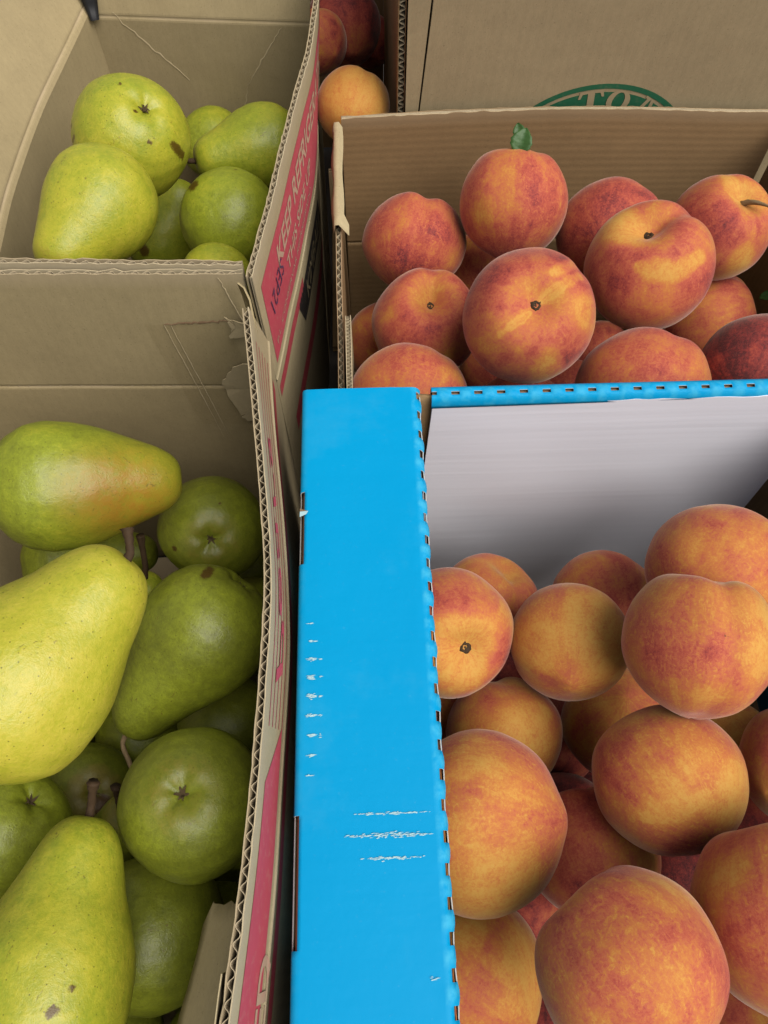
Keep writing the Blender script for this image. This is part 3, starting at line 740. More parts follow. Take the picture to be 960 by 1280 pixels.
# flip so that thickness goes inwards
bk.modifiers['board'].offset = 1
blue_strip('board_core', bk, [.0372, .15, .2765], lambda x: [(x, .2830, .2400), (x, .2830, .2465), (x, .2818, .2484), (x, .2786, .2485), (x, .2772, .2465), (x, .2767, .2440)], None, [M['kraft_core']], thick=0)
wp = Board([[(.0352, .2740, -.085), (.2760, .2740, -.085)], [(.0349, .2742, .158), (.2765, .2742, .158)], [(.0372, .2746, .2425), (.2765, .2746, .2470)]], (0, 1, 0), t=.0030, nu=30, dv=.01, seed=51)
wpo = wp.build('inner_panel', E, M['white'], M['white'], flute=None, swap=True); wpo['label'] = 'white lined inner wall'
sheet('corner_flap', E, bilinear((.0260, .2800, ZB + .01), (.0450, .2800, ZB + .01), (.0450, .2800, .2445), (.0260, .2800, .2470), 3, 6), M['kraft_brown'], .0020)
fw = Board([[(-.036, -.128, ZB), (.344, -.128, ZB)], [(-.036, -.128, .24), (.344, -.128, .24)]], (0, -1, 0), nu=10, dv=.05, seed=52); fw.build('front_wall', E, M['white'], M['blue'], flute=None)
floor_panel(E, -.036, .344, -.126, .272, M['kraft_brown'])
# worn spots and rub lines on the ledge
def scuff(x0, x1, y, dens, spread, seed):
    r = np.random.RandomState(seed); vs = []; f = []
    for i in range(dens):
        t_ = r.beta(2.2, 2.2); x = x0 + (x1 - x0) * t_; yy = y + r.randn() * spread * (.4 + math.sin(math.pi * t_)); a = (.0004 + .0011 * r.rand()); b = (.00010 + .00018 * r.rand())
        k = len(vs)
        vs += [(x - a, yy, 0), (x - a * .3, yy - b, 0), (x + a, yy + b * .3, 0), (x + a * .2, yy + b, 0)]; f.append((k, k + 1, k + 2, k + 3))
    vs = [(x, y_, .25065 + 1e-6 * i) for i, (x, y_, _) in enumerate(vs)]
    o = link('scuff_mark', mesh(vs, f), M['scuff'], smooth=False); kid(o, led)
ycol = np.linspace(.1396, .0662, 9)
for i, y in enumerate(ycol):
    big = math.exp(-((i - 4) / 2.6) ** 2)
    scuff(-.0340, -.0290, y, int(6 + 20 * big), .00012 + .00035 * big, 10 + i)
    if 1 < i < 7: scuff(-.0275, -.0265, y, 4, .0003, 40 + i)
scuff(-.0150, .0240, .0489, 60, .0002, 71); scuff(-.0185, .0255, .0398, 110, .00045, 72); scuff(-.0120, .0200, .0305, 60, .0003, 73); scuff(.0180, .0230, -.016, 6, .0006, 74)
# a small tear in the left edge
o = link('torn_notch', mesh([(-.0388, .2050, .2508), (-.0345, .2034, .2509), (-.0388, .2018, .2508)], [(0, 2, 1)]), M['kraft_core'], smooth=False); kid(o, led)
o = link('torn_notch', mesh([(-.0388, .2030, .2511), (-.0343, .2033, .2512), (-.0352, .2012, .2516), (-.0388, .1996, .2513)], [(0, 3, 2, 1)]), M['scuff'], smooth=False); kid(o, led)

# ================================================================ fruit
def frame(axis, ref):
    a = np.array(axis, float); a /= np.linalg.norm(a); r = np.array(ref, float); r -= a * (r @ a); r /= np.linalg.norm(r)
    return np.stack([r, np.cross(a, r), a], 1)               # columns x (suture side), y, z (stem)
def smooth01(x): x = np.clip(x, 0, 1); return x * x * (3 - 2 * x)
def marks_for(world_off, R, marks, seed):
    """marks: (right, up, size) in fruit radii on the side facing the viewer"""
    q = world_off @ VIEW / R; out = np.zeros(len(q)); nz = vnoise(world_off / R, 9, seed) * .35 + vnoise(world_off / R, 22, seed + 1) * .25
    for mx, my, sz in marks:
        d = np.hypot(q[:, 0] - mx, q[:, 1] - my) / sz
        out = np.maximum(out, np.clip(1.5 - d, 0, 1) * (q[:, 2] > 0))
    return out
NPH, NTH = 88, 62
def line(a, b, sz, n=7):
    return tuple((a[0] + (b[0] - a[0]) * i / (n - 1), a[1] + (b[1] - a[1]) * i / (n - 1), sz * (.75 + .5 * ((i * 7) % 5) / 4)) for i in range(n))
def peach(key, pos, R, axis, suture, label, blush=.45, dusk=.3, fleck=.3, cav=.24, sut=.06, tip=.05, squash=.95, marks=(), scar=False, group=None, twig=None, stretch=None, palep=()):
    seed = sum(ord(c) * (i + 3) for i, c in enumerate(key)); rr = np.random.RandomState(seed)
    ax = VIEW @ np.array(axis, float); sv = VIEW @ np.array(suture, float)
    Fm = frame(ax, sv)
    th = np.linspace(0, math.pi, NTH + 1); th = th - .18 * np.sin(2 * th) * .5
    ph = np.linspace(0, 2 * math.pi, NPH, endpoint=False); ph = ph - .35 * np.sin(ph)
    T, Pp = np.meshgrid(th[1:-1], ph, indexing='ij'); T = np.r_[0, T.ravel(), math.pi]; Pp = np.r_[0, Pp.ravel(), 0]
    d = np.stack([np.sin(T) * np.cos(Pp), np.sin(T) * np.sin(Pp), np.cos(T)], 1)
    w = np.abs((Pp + math.pi) % (2 * math.pi) - math.pi)
    arc = w * np.maximum(np.sin(T), .18)
    r = np.ones(len(T)) + .032 * vnoise(d, 1.1, seed) + .006 * vnoise(d, 3.0, seed + 9)
    r -= sut * np.exp(-(arc / .17) ** 2) * (.35 + .65 * np.exp(-(T / 1.1) ** 2)) * smooth01(T / .3) - .35 * sut * np.exp(-(arc / .6) ** 2)
    r -= cav * np.exp(-(T / .34) ** 2)
    r += .035 * np.exp(-((T - .62) / .3) ** 2)
    r += tip * np.exp(-((math.pi - T) / .22) ** 2)
    v = d * r[:, None]; v[:, 2] *= squash
    v *= R / np.percentile(np.linalg.norm(v, axis=1), 82)
    wv = v @ Fm.T
    if stretch is not None:                                   # a little taller or wider than round
        sx, sy = stretch; q = wv @ VIEW; q[:, 0] *= sx; q[:, 1] *= sy; wv = q @ VIEW.T
        v = wv @ Fm
    n = len(v); f = []
    id = lambda j, i: 1 + (j - 1) * NPH + i % NPH
    for i in range(NPH): f.append((0, id(1, i), id(1, i + 1))); f.append((n - 1, id(NTH - 1, i + 1), id(NTH - 1, i)))
    for j in range(1, NTH - 1):
        for i in range(NPH): f.append((id(j, i), id(j + 1, i), id(j + 1, i + 1), id(j, i + 1)))
    me = mesh(v, f, 'peach')
    fattr(me, 'nrm', d, 'FLOAT_VECTOR'); fattr(me, 'strk', np.stack([np.cos(Pp), np.sin(Pp), T * .22], 1), 'FLOAT_VECTOR')
    mk = marks_for(wv, R, marks, seed) if marks else np.zeros(n)
    fattr(me, 'mark', mk); fattr(me, 'pale', marks_for(wv, R, palep, seed + 4) if palep else np.zeros(n))
    o = link('peach', me, M['peach'])
    o.location = pos; o.rotation_euler = Matrix(Fm.tolist()).to_euler()
    o['seed'] = float(rr.rand() * 20); o['blush'] = float(blush); o['dusk'] = float(dusk); o['fleck'] = float(fleck)
    o['label'] = label; o['category'] = 'peach'
    if group: o['group'] = group
    z0 = float(v[0, 2])
    if scar:
        k = 16; vs = [(0, 0, z0 + .0010)]; r2 = np.random.RandomState(seed + 2)
        for rad, h in ((.0011, -.0004), (.0020, .0012), (.0030, .0007), (.0038, -.0004)):
            for i in range(k):
                a = 2 * math.pi * i / k; q = rad * (1 + .14 * r2.randn()); vs.append((q * math.cos(a), q * math.sin(a), z0 + h + .0003 * r2.randn()))
        ff = [(0, 1 + i, 1 + (i + 1) % k) for i in range(k)] + [(1 + j * k + i, 1 + (j + 1) * k + i, 1 + (j + 1) * k + (i + 1) % k, 1 + j * k + (i + 1) % k) for j in range(3) for i in range(k)]
        s_ = link('stem_scar', mesh(vs, ff), M['stem']); s_.parent = o
    if twig:
        tw = VIEW @ np.array(twig, float); tl = Fm.T @ tw
        tube('stem', o, [(0, 0, z0 - .001), tuple(np.array((0, 0, z0 + .004)) + tl * .25), tuple(np.array((0, 0, z0 + .006)) + tl * .7), tuple(np.array((0, 0, z0 + .0055)) + tl)], [.0025, .0020, .0011, .0006], M['stem_tan'])
    return o, Fm, z0
def tube(name, parent, pts, rad, mat, k=10, sub=5):
    p = np.array(pts, float); m = len(p); tt = np.linspace(0, m - 1, (m - 1) * sub + 1)
    cr = []
    for t_ in tt:
        i = min(int(t_), m - 2); a = t_ - i
        p0, p1, p2, p3 = p[max(i - 1, 0)], p[i], p[i + 1], p[min(i + 2, m - 1)]
        cr.append(.5 * ((2 * p1) + (p2 - p0) * a + (2 * p0 - 5 * p1 + 4 * p2 - p3) * a * a + (3 * p1 - p0 - 3 * p2 + p3) * a ** 3))
    cr = np.array(cr); rd = np.interp(tt, np.arange(m), rad); vs = []; f = []
    rr = np.random.RandomState(int(abs(cr[-1]).sum() * 1e6) % 99991)
    for j, c in enumerate(cr):
        d = cr[min(j + 1, len(cr) - 1)] - cr[max(j - 1, 0)]; d /= np.linalg.norm(d) + 1e-9
        a = np.cross(d, (0.3, .9, .31)); a /= np.linalg.norm(a); b = np.cross(d, a)
        for i in range(k):
            an = 2 * math.pi * i / k; q = rd[j] * (1 + .10 * rr.randn()); vs.append(c + a * math.cos(an) * q + b * math.sin(an) * q)
    for j in range(len(cr) - 1):
        for i in range(k): f.append((j * k + i, j * k + (i + 1) % k, (j + 1) * k + (i + 1) % k, (j + 1) * k + i))
    f.append(tuple(range(k))[::-1]); f.append(tuple((len(cr) - 1) * k + i for i in range(k)))
    o = link(name, mesh(vs, f), mat); o.parent = parent
    return o
def leaf(parent, base, d, up, L, W, curl=.3):
    """leaf blade in the fruit's own coordinates"""
    d = np.array(d, float); d /= np.linalg.norm(d); up = np.array(up, float); up -= d * (up @ d); up /= np.linalg.norm(up); s_ = np.cross(d, up)
    vs = []; n, m = 12, 6
    for i in range(n + 1):
        t_ = i / n; w = W * (math.sin(math.pi * (.06 + .94 * t_) ** .8) ** .85 if t_ < 1 else .02)
        for j in range(m + 1):
            q = (j / m - .5) * 2
            vs.append(np.array(base) + d * L * t_ + s_ * w * q * (1 + .05 * math.sin(i * 2.7)) + up * (L * curl * math.sin(t_ * 2.2) * .5 + abs(q) * w * .35 + .0004 * math.sin(i * 2.1 + q * 3)))
    f = [(i * (m + 1) + j, i * (m + 1) + j + 1, (i + 1) * (m + 1) + j + 1, (i + 1) * (m + 1) + j) for i in range(n) for j in range(m)]
    o = link('leaf', mesh(vs, f), M['leaf']); md = o.modifiers.new('t', 'SOLIDIFY'); md.thickness = .0004
    o.parent = parent; return o

PROF = [(-.74, 0), (-.775, .06), (-.84, .15), (-.885, .26), (-.88, .38), (-.80, .57), (-.62, .78), (-.36, .94), (-.08, 1.0), (.2, .985), (.48, .895), (.75, .76), (1.0, .625), (1.22, .53), (1.42, .455), (1.57, .37), (1.67, .26), (1.715, .13), (1.70, .04), (1.69, 0)]
def pear(key, pos, R, axis, L, label, tone=.5, neck=1.0, russet=(0., .3), stem=None, calyx=True, marks=(), blush=None, bend=.0, group=None, stemr=.0021, lump=.04):
    seed = sum(ord(c) * (i + 3) for i, c in enumerate(key)); rr = np.random.RandomState(seed)
    Fm = frame(axis, VIEW[:, 0] + .31 * VIEW[:, 1] if abs(np.dot(axis, VIEW[:, 0])) < .8 else VIEW[:, 1])
    pr = np.array(PROF)
    if not calyx: pr[:4] = [(-.93, 0), (-.93, .08), (-.925, .17), (-.91, .28)]
    d = np.r_[0, np.cumsum(np.linalg.norm(np.diff(pr, axis=0), axis=1))]
    ns, nk = 84, 76
    s_ = np.linspace(0, d[-1], ns + 1); z = np.interp(s_, d, pr[:, 0]); r = np.interp(s_, d, pr[:, 1])
    for _ in range(3):
        z[1:-1] = .25 * z[:-2] + .5 * z[1:-1] + .25 * z[2:]; r[1:-1] = .25 * r[:-2] + .5 * r[1:-1] + .25 * r[2:]
    hi = np.clip((z - .2) / 1.0, 0, 1); r = r * (1 + (neck - 1) * hi)
    z = np.where(z > 0, z * L / 1.72, z)
    ph = np.linspace(0, 2 * math.pi, nk, endpoint=False)
    vs = [(0, 0, z[0])]
    for j in range(1, ns):
        for a in ph: vs.append((r[j] * math.cos(a), r[j] * math.sin(a), z[j]))
    vs.append((0, 0, z[-1])); v = np.array(vs)
    n = len(v)
    rad = 1 + lump * vnoise(v, .9, seed) + .013 * vnoise(v, 2.6, seed + 2) + .004 * vnoise(v, 6.5, seed + 5)
    ang = np.arctan2(v[:, 1], v[:, 0]); low = np.clip((-.35 - v[:, 2]) / .5, 0, 1)
    lob = .012 if calyx else .004
    rad += lob * low * np.cos(5 * ang + seed)
    v[:, 0] *= rad; v[:, 1] *= rad; v[:, 2] += low * lob * np.cos(5 * ang + seed) * (np.hypot(v[:, 0], v[:, 1]) > .1)
    v[:, 0] += bend * np.clip(v[:, 2], 0, 3) ** 2
    nrm = v.copy()
    v *= R; wv = v @ Fm.T
    f = []
    id = lambda j, i: 1 + (j - 1) * nk + i % nk
    for i in range(nk): f.append((0, id(1, i + 1), id(1, i))); f.append((n - 1, id(ns - 1, i), id(ns - 1, i + 1)))
    for j in range(1, ns - 1):
        for i in range(nk): f.append((id(j, i), id(j, i + 1), id(j + 1, i + 1), id(j + 1, i)))
    me = mesh(v, f, 'pear')
    fattr(me, 'nrm', nrm, 'FLOAT_VECTOR')
    fattr(me, 'mark', marks_for(wv, R, marks, seed) if marks else np.zeros(n))
    ru = russet[0] * smooth01((nrm[:, 2] - (L - .55)) / .5) + russet[1] * smooth01((-.62 - nrm[:, 2]) / .28)
    fattr(me, 'russet', ru)
    if blush:
        q = wv @ VIEW / R; b = smooth01(1.2 - np.hypot(q[:, 0] - blush[0], q[:, 1] - blush[1]) / blush[2])
    else: b = np.zeros(n)
    fattr(me, 'bshade', b)
    o = link('pear', me, M['pear']); o.location = pos; o.rotation_euler = Matrix(Fm.tolist()).to_euler()
    o['seed'] = float(rr.rand() * 20); o['tone'] = float(tone); o['label'] = label; o['category'] = 'pear'
    if group: o['group'] = group
    if stem is not None:                                      # direction in view space, metres
        sv = Fm.T @ (VIEW @ np.array(stem, float)); b0 = v[-1] + np.array((0, 0, -.0025)); ln = np.linalg.norm(stem)
        p1 = b0 + np.array((0, 0, 1)) * ln * .25 + sv * .12
        tube('stem', o, [b0, p1, b0 + sv * .62 + np.array((0, 0, 1)) * ln * .12, b0 + sv], [stemr * 1.25, stemr * .92, stemr * .95, stemr * 1.45], M['stem'] if stemr > .0018 else M['stem_tan'])
    if calyx:
        z0 = v[0, 2] * 1.0; vs = []; ff = []
        for i in range(6):
            a = 2 * math.pi * i / 6 + rr.rand() * .5; ca, sa = math.cos(a), math.sin(a); q = R * (.08 + .05 * rr.rand()); h = R * (.03 + .07 * rr.rand())
            k = len(vs); w = R * .024
            vs += [(-sa * w, ca * w, z0 - R * .012), (sa * w, -ca * w, z0 - R * .012), (ca * q * .6 + sa * w * .6, sa * q * .6 - ca * w * .6, z0 - h), (ca * q * .6 - sa * w * .6, sa * q * .6 + ca * w * .6, z0 - h), (ca * q, sa * q, z0 - h * (.5 + rr.rand()))]
            ff += [(k, k + 1, k + 2, k + 3), (k + 3, k + 2, k + 4)]
        c_ = link('calyx', mesh(vs, ff), M['calyx'], smooth=False); md = c_.modifiers.new('t', 'SOLIDIFY'); md.thickness = .0006
        c_.parent = o
    return o, Fm, v

# ---- pears in the near box
g1 = 'pears in the box with the clear tape'
pear('N1', (-.1908, .2459, .2119), .0395, (.970, .153, -.190), 1.90, 'green pear with an orange blush lying against the taped wall', .50, 1.12, (.45, .2), blush=(1.15, -.15, .95), group=g1, calyx=False)
pear('N2', (-.1138, .2600, .1239), .0380, (-.158, .655, -.739), 1.70, 'dull green pear showing its dark calyx, just below the torn paper', 0.29, 1.0, (0, .75), marks=((-.5, -.35, .05), (.3, .45, .03)), group=g1)
pear('N3', (-.1573, .0993, .2896), .0400, (.657, .720, .223), 1.85, 'big bright yellow-green pear with short brown stem, highest in its box', .86, 1.14, (.1, .2), stem=(.001, .016, -.002), group=g1, calyx=False, lump=.035)
pear('N4', (-.0993, .1638, .1828), .0388, (-.629, -.686, -.366), 2.0, 'green pear pointing its thin stem down between other pears', 0.38, 1.0, (.1, .3), stem=(.003, -.030, -.002), stemr=.0015, marks=((.10, .86, .09), (-.4, .3, .03)), group=g1)
pear('N5', (-.0965, .0642, .1921), .0382, (-.018, -.006, -1.000), 1.70, 'round olive green pear with calyx up beside the loose kraft flap', 0.32, 1.0, (0, .72), group=g1)
pear('N6', (-.1509, -.0181, .2175), .0380, (.143, .988, .050), 1.98, 'long yellow-green pear with brown star-shaped scar and upright stem', .68, 1.06, (.25, .2), stem=(.004, .021, .003), marks=((-.02, .10, .14), (.45, .35, .07), (.55, -.15, .07), (.6, .5, .04)), group=g1, calyx=False)
pear('N7', (-.1253, .0065, .1414), .0400, (-.143, -.460, -.876), 1.70, 'shaded olive pear half covered by the loose kraft flap', 0.28, 1.0, (0, .15), group=g1, calyx=False)
pear('N8', (-.2142, .0588, .1429), .0375, (-.662, -.473, -.581), 1.70, 'plain fresh green pear below the big yellow-green one', .40, 1.0, (0, .2), group=g1)
pear('N9', (-.1926, .0904, .0800), .0310, (-.494, .175, -.852), 1.70, 'small dark russet pear deep in the gap with rough calyx', 0.17, 1.0, (.2, 1.0), marks=((.55, 0, .2),), group=g1)
pear('N10', (-.2393, .2667, .0633), .0336, (.996, .083, -.030), 2.1, 'green pear lying underneath the orange-blushed pear, rough brown calyx end', .34, 1.05, (0, 1.0), group=g1)
pear('N11', (-.1766, .1981, .0647), .0348, (.286, .395, .873), 1.90, 'half hidden pear with a long upright dark brown stem', .52, 1.0, (.5, .2), stem=(.003, .032, .020), group=g1)
pear('N12', (-.1007, .1297, .0890), .0328, (-.153, -.215, -.965), 1.70, 'deeply shaded pear under the one with the thin stem', 0.20, 1.0, (0, .2), group=g1, calyx=False)
pear('N13', (-.1526, .0553, .1021), .0289, (.095, .289, .953), 1.70, 'small shaded brownish pear standing in the gap, stem up', .25, 1.0, (.9, .2), stem=(.001, .018, .012), group=g1, calyx=False)
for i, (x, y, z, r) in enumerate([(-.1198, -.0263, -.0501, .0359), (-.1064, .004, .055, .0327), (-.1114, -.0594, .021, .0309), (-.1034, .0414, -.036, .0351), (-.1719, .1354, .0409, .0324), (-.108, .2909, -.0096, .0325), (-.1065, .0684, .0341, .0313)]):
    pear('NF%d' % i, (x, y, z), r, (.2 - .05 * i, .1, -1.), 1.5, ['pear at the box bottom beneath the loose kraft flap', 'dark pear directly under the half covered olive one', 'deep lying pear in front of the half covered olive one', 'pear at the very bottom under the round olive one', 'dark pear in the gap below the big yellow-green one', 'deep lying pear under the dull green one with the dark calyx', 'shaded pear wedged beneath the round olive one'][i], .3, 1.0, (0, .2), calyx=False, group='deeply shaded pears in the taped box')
# ---- pears in the far box, tones raised to put brighter light into their colour
g2 = 'pears in the box printed KEEP REFRIGERATED'
pear('K1', (-.1738, .5419, .2272), .0431, (-.500, .242, -.832), 1.70, 'large light green pear, calyx up, with a dark bruise on its side', 0.71, 1.0, (.1, .45), marks=((.86, -.34, .09), (-.93, .0, .06), (-.86, -.25, .07), (.5, -.42, .04), (.3, .05, .03), (.05, .5, .04)), group=g2)
pear('K2', (-.1832, .4619, .2365), .0382, (-.439, -.895, -.084), 1.75, 'glossy light green pear with brown russet neck in the box corner', 0.73, 1.10, (.75, .2), group=g2, calyx=False)
pear('K3', (-.1413, .6759, .1188), .0322, (.304, .564, -.768), 1.60, 'small green pear peeking out behind the stemmed one', 0.57, 1.0, (0, .2), group=g2, calyx=False)
pear('K4', (-.0784, .5789, .1868), .0344, (-.933, -.348, .096), 1.78, 'green pear on its side with a reddish brown stem', 0.59, 1.1, (.1, .2), stem=(-.017, .003, .026), stemr=.0019, group=g2, calyx=False)
pear('K5', (-.1054, .5033, .1809), .0385, (.190, .481, -.856), 1.70, 'round grass green pear with a dark spot beside the pink-banded wall', 0.53, 1.0, (0, .15), marks=((-.62, .45, .14), (.2, .8, .03)), group=g2, calyx=False)
pear('K6', (-.0821, .6674, .0714), .0382, (-.832, .348, -.433), 1.70, 'shaded green pear under the one with the reddish brown stem', 0.63, 1.0, (0, .2), group=g2, calyx=False)
pear('K7', (-.1939, .5946, .0772), .0344, (.536, .401, .743), 1.75, 'slim pear standing neck up between larger pears, brown bruise low on it', 0.57, 1.1, (.1, .2), marks=((-.25, -.55, .16),), group=g2, calyx=False)
pear('K8', (-.1111, .4390, .1819), .0276, (-.4, -.2, -.85), 1.70, 'yellowish pear low under the grass green one', 0.68, 1.0, (0, .2), group=g2, calyx=False)
pear('K9', (-.2186, .5360, .0651), .0306, (-.838, .254, -.484), 1.70, 'pear sunk low beneath the russet-necked pear, only its top showing', 0.63, 1.0, (0, .2), group=g2, calyx=False)

# ---- lower layers that carry the pears above (one pear copied)
first = None
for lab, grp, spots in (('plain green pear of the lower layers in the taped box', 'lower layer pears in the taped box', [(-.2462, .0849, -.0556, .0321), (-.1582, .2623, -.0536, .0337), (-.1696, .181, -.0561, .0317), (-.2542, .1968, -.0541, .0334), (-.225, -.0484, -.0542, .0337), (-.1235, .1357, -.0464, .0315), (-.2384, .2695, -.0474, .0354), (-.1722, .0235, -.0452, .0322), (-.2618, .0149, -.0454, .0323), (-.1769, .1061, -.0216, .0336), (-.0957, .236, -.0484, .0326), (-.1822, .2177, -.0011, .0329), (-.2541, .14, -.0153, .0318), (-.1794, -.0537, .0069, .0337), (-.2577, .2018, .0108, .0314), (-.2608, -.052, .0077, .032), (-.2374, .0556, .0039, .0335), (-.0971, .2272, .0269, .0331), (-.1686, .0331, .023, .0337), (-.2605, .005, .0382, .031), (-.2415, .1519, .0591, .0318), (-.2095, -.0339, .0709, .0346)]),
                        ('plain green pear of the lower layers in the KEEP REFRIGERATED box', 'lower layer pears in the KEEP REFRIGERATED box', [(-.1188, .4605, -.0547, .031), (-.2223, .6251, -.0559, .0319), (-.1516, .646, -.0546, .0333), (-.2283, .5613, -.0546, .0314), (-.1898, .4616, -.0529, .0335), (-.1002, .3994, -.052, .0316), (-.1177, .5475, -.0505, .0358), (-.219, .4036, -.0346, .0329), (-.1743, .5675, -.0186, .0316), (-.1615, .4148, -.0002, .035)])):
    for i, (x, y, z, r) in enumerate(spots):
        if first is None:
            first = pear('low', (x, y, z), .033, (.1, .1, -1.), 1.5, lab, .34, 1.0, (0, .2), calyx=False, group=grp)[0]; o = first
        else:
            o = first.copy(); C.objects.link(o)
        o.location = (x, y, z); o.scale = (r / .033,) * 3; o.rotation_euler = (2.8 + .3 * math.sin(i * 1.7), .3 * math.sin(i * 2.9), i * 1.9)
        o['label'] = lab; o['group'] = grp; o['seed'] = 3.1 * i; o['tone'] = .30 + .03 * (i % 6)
# ---- peaches in the blue box
g3 = 'peaches in the blue box'
peach('B1', (.0428, .1581, .1792), .0389, (.26, -.16, .95), (-.9, .35, .0), 'peach with its open stem hole facing up, tucked under the blue ledge', .46, .95, .1, cav=.26, scar=True, group=g3, palep=((.1, -.1, .5),))
peach('B2', (.0793, .2029, .1042), .0364, (.35, .75, .35), (.35, -.3, .9), 'red and orange peach with a deep cleft near the white wall corner', .62, .4, .2, sut=.10, group=g3)
peach('B3', (.1168, .1528, .1691), .0360, (.2, .55, -.8), (-.4, -.5, .6), 'small yellow peach with a red-tinted tip near the white wall', .36, .35, .4, tip=.06, group=g3, palep=((.2, .25, .5),))
peach('B4', (.1614, .2060, .0975), .0364, (-.2, .6, -.7), (.6, .1, .7), 'dull pink peach low against the white wall', .60, .2, .1, group=g3)
peach('B5', (.2001, .1847, .1989), .0389, (.6, .55, -.45), (.6, .1, .7), 'orange-red peach leaning on the white wall behind the largest peach', .55, .2, .7, sut=.05, group=g3, stretch=(1.06, 1.0))
peach('B6', (.1647, .1276, .2389), .0381, (.12, .93, -.05), (.05, .4, .9), 'largest peach beside the white wall, red cheek and cleft on top', .54, .05, .8, cav=.30, sut=.09, group=g3, stretch=(1., 1.02), marks=((-.11, .27, .018), (-.06, .25, .014), (-.02, .24, .010), (.02, .0, .015)), palep=((.6, .2, .5),))
peach('B7', (.0793, .1104, .1174), .0369, (-.3, .7, -.5), (.3, .5, .8), 'orange peach sunk below the one with the stem hole', .42, .15, .2, group=g3, palep=((.1, .2, .5),))
peach('B8', (.1605, .1201, .0951), .0379, (.1, -.6, -.7), (.5, .5, .7), 'shaded orange peach deep between larger peaches', .40, .1, .1, group=g3)
peach('B9', (.1526, .0688, .1920), .0390, (-.3, .6, -.75), (.2, -.7, .6), 'freckled yellow-red peach with a yellow stripe in the middle of the blue box', .46, .15, .8, tip=.02, group=g3, palep=line((-.55, -.22), (.35, .22), .12) + ((.5, .05, .4),), stretch=(1.02, .97))
peach('B10', (.0516, .0512, .1905), .0443, (-.9, -.15, -.35), (.2, .6, .75), 'big golden peach with a rosy tip pressed against the blue ledge', .44, .1, .8, tip=.05, sut=.03, group=g3, stretch=(.99, 1.03), palep=((.1, -.5, .5),))
peach('B11', (.1217, .0414, .1257), .0395, (-.2, .8, -.4), (.4, .2, .9), 'shaded red-topped peach between the golden one and the freckled one', .55, .35, .1, group=g3)
peach('B12', (.1025, -.0152, .2426), .0391, (-.55, .6, -.55), (.7, .2, .6), 'large pink-red streaked peach highest in the blue box', .50, .02, .75, tip=.03, sut=.025, group=g3, stretch=(1., 1.03))
peach('B13', (.0457, -.0195, .1209), .0424, (-.7, .3, -.6), (.6, .5, .6), 'plain orange peach below the golden one beside the ledge', .33, .15, .1, group=g3)
peach('B14', (.1802, .0034, .2310), .0421, (-.1, .85, -.4), (.6, .1, .8), 'big orange-red peach with fine streaks opposite the streaked highest one', .50, .15, .55, group=g3, stretch=(1., 1.05))
peach('B15', (.2437, .0794, .1541), .0354, (.8, .3, -.5), (-.5, .7, .5), 'orange peach with a pale scuffed cheek by the largest peach', .42, .1, .2, group=g3)
peach('B16', (.2317, .1025, .0937), .0305, (.2, .6, -.7), (.4, .2, .9), 'small yellow peach glimpsed in a gap under the largest one', .15, .0, .1, group=g3)
peach('B17', (.1996, .0276, .0590), .0307, (.2, .6, -.7), (.4, .2, .9), 'dark red peach at the bottom of the black gap', 1.15, .3, .1, group=g3)  # raised blush puts the shade of the gap into its skin colour
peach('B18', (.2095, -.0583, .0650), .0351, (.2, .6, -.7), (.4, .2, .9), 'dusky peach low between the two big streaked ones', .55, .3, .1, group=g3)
peach('B19', (.2593, .0668, .0569), .0306, (.1, .5, -.7), (.4, .2, .9), 'dark reddish peach glimpsed below the pale scuffed one', 1.1, .3, .1, group=g3)  # skin darkened through blush to stand for shade between its neighbours
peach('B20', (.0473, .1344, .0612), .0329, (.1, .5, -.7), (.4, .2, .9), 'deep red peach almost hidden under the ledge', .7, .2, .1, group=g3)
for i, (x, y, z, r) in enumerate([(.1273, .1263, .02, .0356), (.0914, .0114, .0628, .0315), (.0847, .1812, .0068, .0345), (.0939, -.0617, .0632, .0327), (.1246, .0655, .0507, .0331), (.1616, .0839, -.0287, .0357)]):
    peach('BF%d' % i, (x, y, z), r, (.1, .6 - .2 * i, -.7), (.4, .2, .9), ['deeply shaded peach in the gap below the small yellow one', 'shaded peach wedged under the golden one and the streaked highest one', 'deeply shaded peach below the deep-cleft one in the white wall corner', 'shaded peach low under the highest one beside the plain orange one', 'dark peach in the gap between the golden and the freckled one', 'peach at the very bottom beneath the freckled yellow-red one'][i], .85 + .06 * i, .5, .0, group='deeply shaded peaches in the blue box')  # high blush values paint the shade of the gaps into these skins
# ---- peaches in the brown box
g4 = 'peaches in the brown kraft box'
peach('P1', (.0403, .5049, .1503), .0423, (.22, .95, .02), (.12, .1, 1.), 'red streaked heart-shaped peach with a cleft, against the brown wall', .80, .0, 1.0, cav=.36, sut=.12, group=g4, stretch=(1.03, .93))
o2, F2, z2 = peach('P2', (.1165, .5022, .1906), .0422, (.08, .94, .22), (.5, .1, .8), 'tall peach with a green leaf at its top', .62, .3, .6, cav=.16, tip=.10, sut=.04, group=g4, stretch=(1., 1.03))
peach('P3', (.1974, .4942, .1658), .0429, (.4, .4, -.8), (.4, .6, .7), 'deep red peach wedged behind the one with a yellow band', .80, .2, .5, group=g4)
peach('P4', (.2011, .4150, .2067), .0450, (-.24, .52, .82), (.55, .5, .2), 'peach with stem hole up and a yellow band across its red cheek', .68, .5, .3, cav=.34, sut=.11, scar=True, group=g4, palep=line((-.38, -.22), (.1, -.34), .14) + line((.1, -.34), (.5, -.08), .12) + ((-.55, .5, .35),))
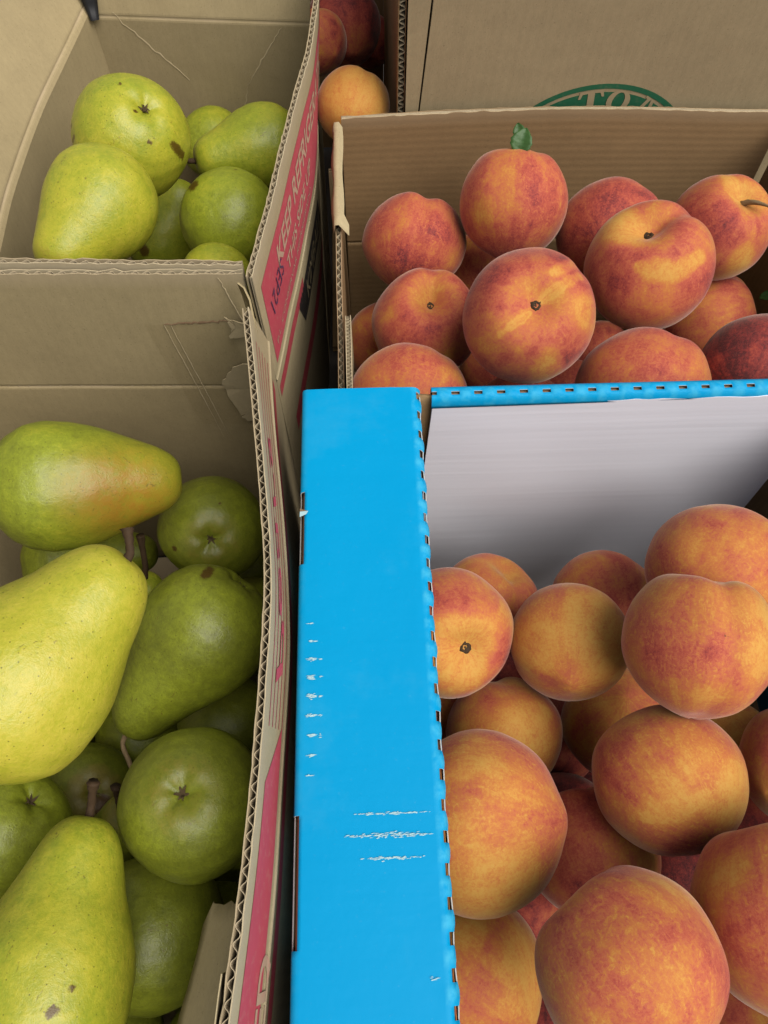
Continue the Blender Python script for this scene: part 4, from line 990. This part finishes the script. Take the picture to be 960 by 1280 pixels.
peach('P5', (.2882, .4989, .1655), .0409, (.19, .31, .93), (-.1, .9, .2), 'yellow and red peach with a dry brown stem, in the box corner', .66, .35, .2, cav=.24, sut=.05, twig=(.014, -.0125, .012), group=g4, palep=line((.0, .3), (-.1, .75), .16) + ((.2, -.85, .3),))
o6, F6, z6 = peach('P6', (.2993, .4642, .0918), .0419, (.75, .2, .3), (-.3, .8, .4), 'shaded red peach with a scrap of green leaf', .68, .35, .3, group=g4)
peach('P7', (.2763, .3409, .1788), .0429, (.5, .5, -.6), (.4, .6, .7), 'dark purple dusky peach next to the blue rim', 1.12, 1.2, .0, group=g4, stretch=(1.06, .98))
peach('P8', (.1891, .3310, .1790), .0449, (.35, .8, -.2), (.3, .5, .8), 'orange-red peach with a faint cleft just behind the blue rim', .64, .05, .4, sut=.05, group=g4, stretch=(1.02, .95))
peach('P9', (.1081, .3645, .2174), .0444, (-.03, -.03, 1.), (.75, .62, 0), 'big peach facing up with stem scar and yellow cross streaks', .72, .8, .2, cav=.24, sut=.05, scar=True, group=g4, palep=line((.08, .06), (.62, .42), .09) + line((.2, .42), (.55, .62), .09) + line((-.12, -.14), (-.52, -.42), .06) + ((.75, -.1, .3), (.2, -.85, .25)))
peach('P10', (.0457, .4212, .1479), .0421, (.1, .32, .92), (.1, .9, .1), 'orange-red peach with a deep stem cavity below the heart-shaped one', .68, .6, .2, cav=.42, sut=.10, scar=True, group=g4)
peach('P11', (.0197, .4682, .0688), .0395, (.1, .5, -.7), (.4, .2, .9), 'shaded orange peach low in the left corner of the brown box', .42, .2, .1, group=g4)
peach('P12', (.0279, .3381, .1583), .0442, (.1, .6, -.7), (.4, .2, .9), 'flattish red-orange peach behind the end of the blue ledge', .62, .0, .7, group=g4, stretch=(1.0, .98))
peach('P13', (.1053, .5427, .0734), .0387, (.1, .5, -.7), (.4, .2, .9), 'reddish peach sunk under the one with the leaf', .55, .1, .1, group=g4)
peach('P14', (.1162, .3449, .1134), .0433, (.1, .5, -.7), (.4, .2, .9), 'dark red peach under the big one facing up', .7, .2, .1, group=g4)
d2 = F2.T @ (VIEW @ np.array((.25, .75, .45))); u2 = F2.T @ (VIEW @ np.array((-.2, -.3, 1.)))
leaf(o2, F2.T @ (VIEW @ np.array((-.0010, .0270, .0290))), F2.T @ (VIEW @ np.array((.28, .8, .15))), u2, .0185, .0080, .25)
leaf(o2, F2.T @ (VIEW @ np.array((.0020, .0400, .0230))), F2.T @ (VIEW @ np.array((-.1, .7, .0))), u2, .0120, .0045, .5)
leaf(o6, F6.T @ (VIEW @ np.array((.0370, .0190, .0120))), F6.T @ (VIEW @ np.array((.9, -.2, .3))), F6.T @ (VIEW @ np.array((.1, .3, 1.))), .0170, .0050, .4)
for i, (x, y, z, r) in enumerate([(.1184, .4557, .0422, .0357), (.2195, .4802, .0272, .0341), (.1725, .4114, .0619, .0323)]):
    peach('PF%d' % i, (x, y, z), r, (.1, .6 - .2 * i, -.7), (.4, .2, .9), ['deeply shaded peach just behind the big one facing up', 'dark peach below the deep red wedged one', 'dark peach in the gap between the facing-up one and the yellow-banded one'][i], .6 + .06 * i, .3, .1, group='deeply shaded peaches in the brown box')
# ---- dim peaches at the back
g5 = 'dim peaches behind the pink-banded flap'
peach('Q1', (-.0070, .6300, .1866), .0316, (.3, .95, .1), (.3, .1, .9), 'pale yellow peach with orange specks just behind the brown box wall', .14, .0, .3, group=g5, palep=((0, .3, .8),))
peach('Q2', (-.0394, .7650, .1606), .0286, (-.5, .6, -.4), (.5, .1, .8), 'half dark half orange peach poking out past the pink-banded flap', .55, .9, .1, group=g5)
peach('Q3', (-.0172, .8450, .1263), .0404, (-.3, .8, -.3), (.5, .1, .8), 'large dark red peach in the dim far box', .95, 1.0, .0, group=g5)
peach('Q4', (.0122, .9200, .0653), .0288, (-.3, .8, -.3), (.9, .1, .3), 'small dark peach against the far box side', .8, .8, .0, group=g5, sut=.12)
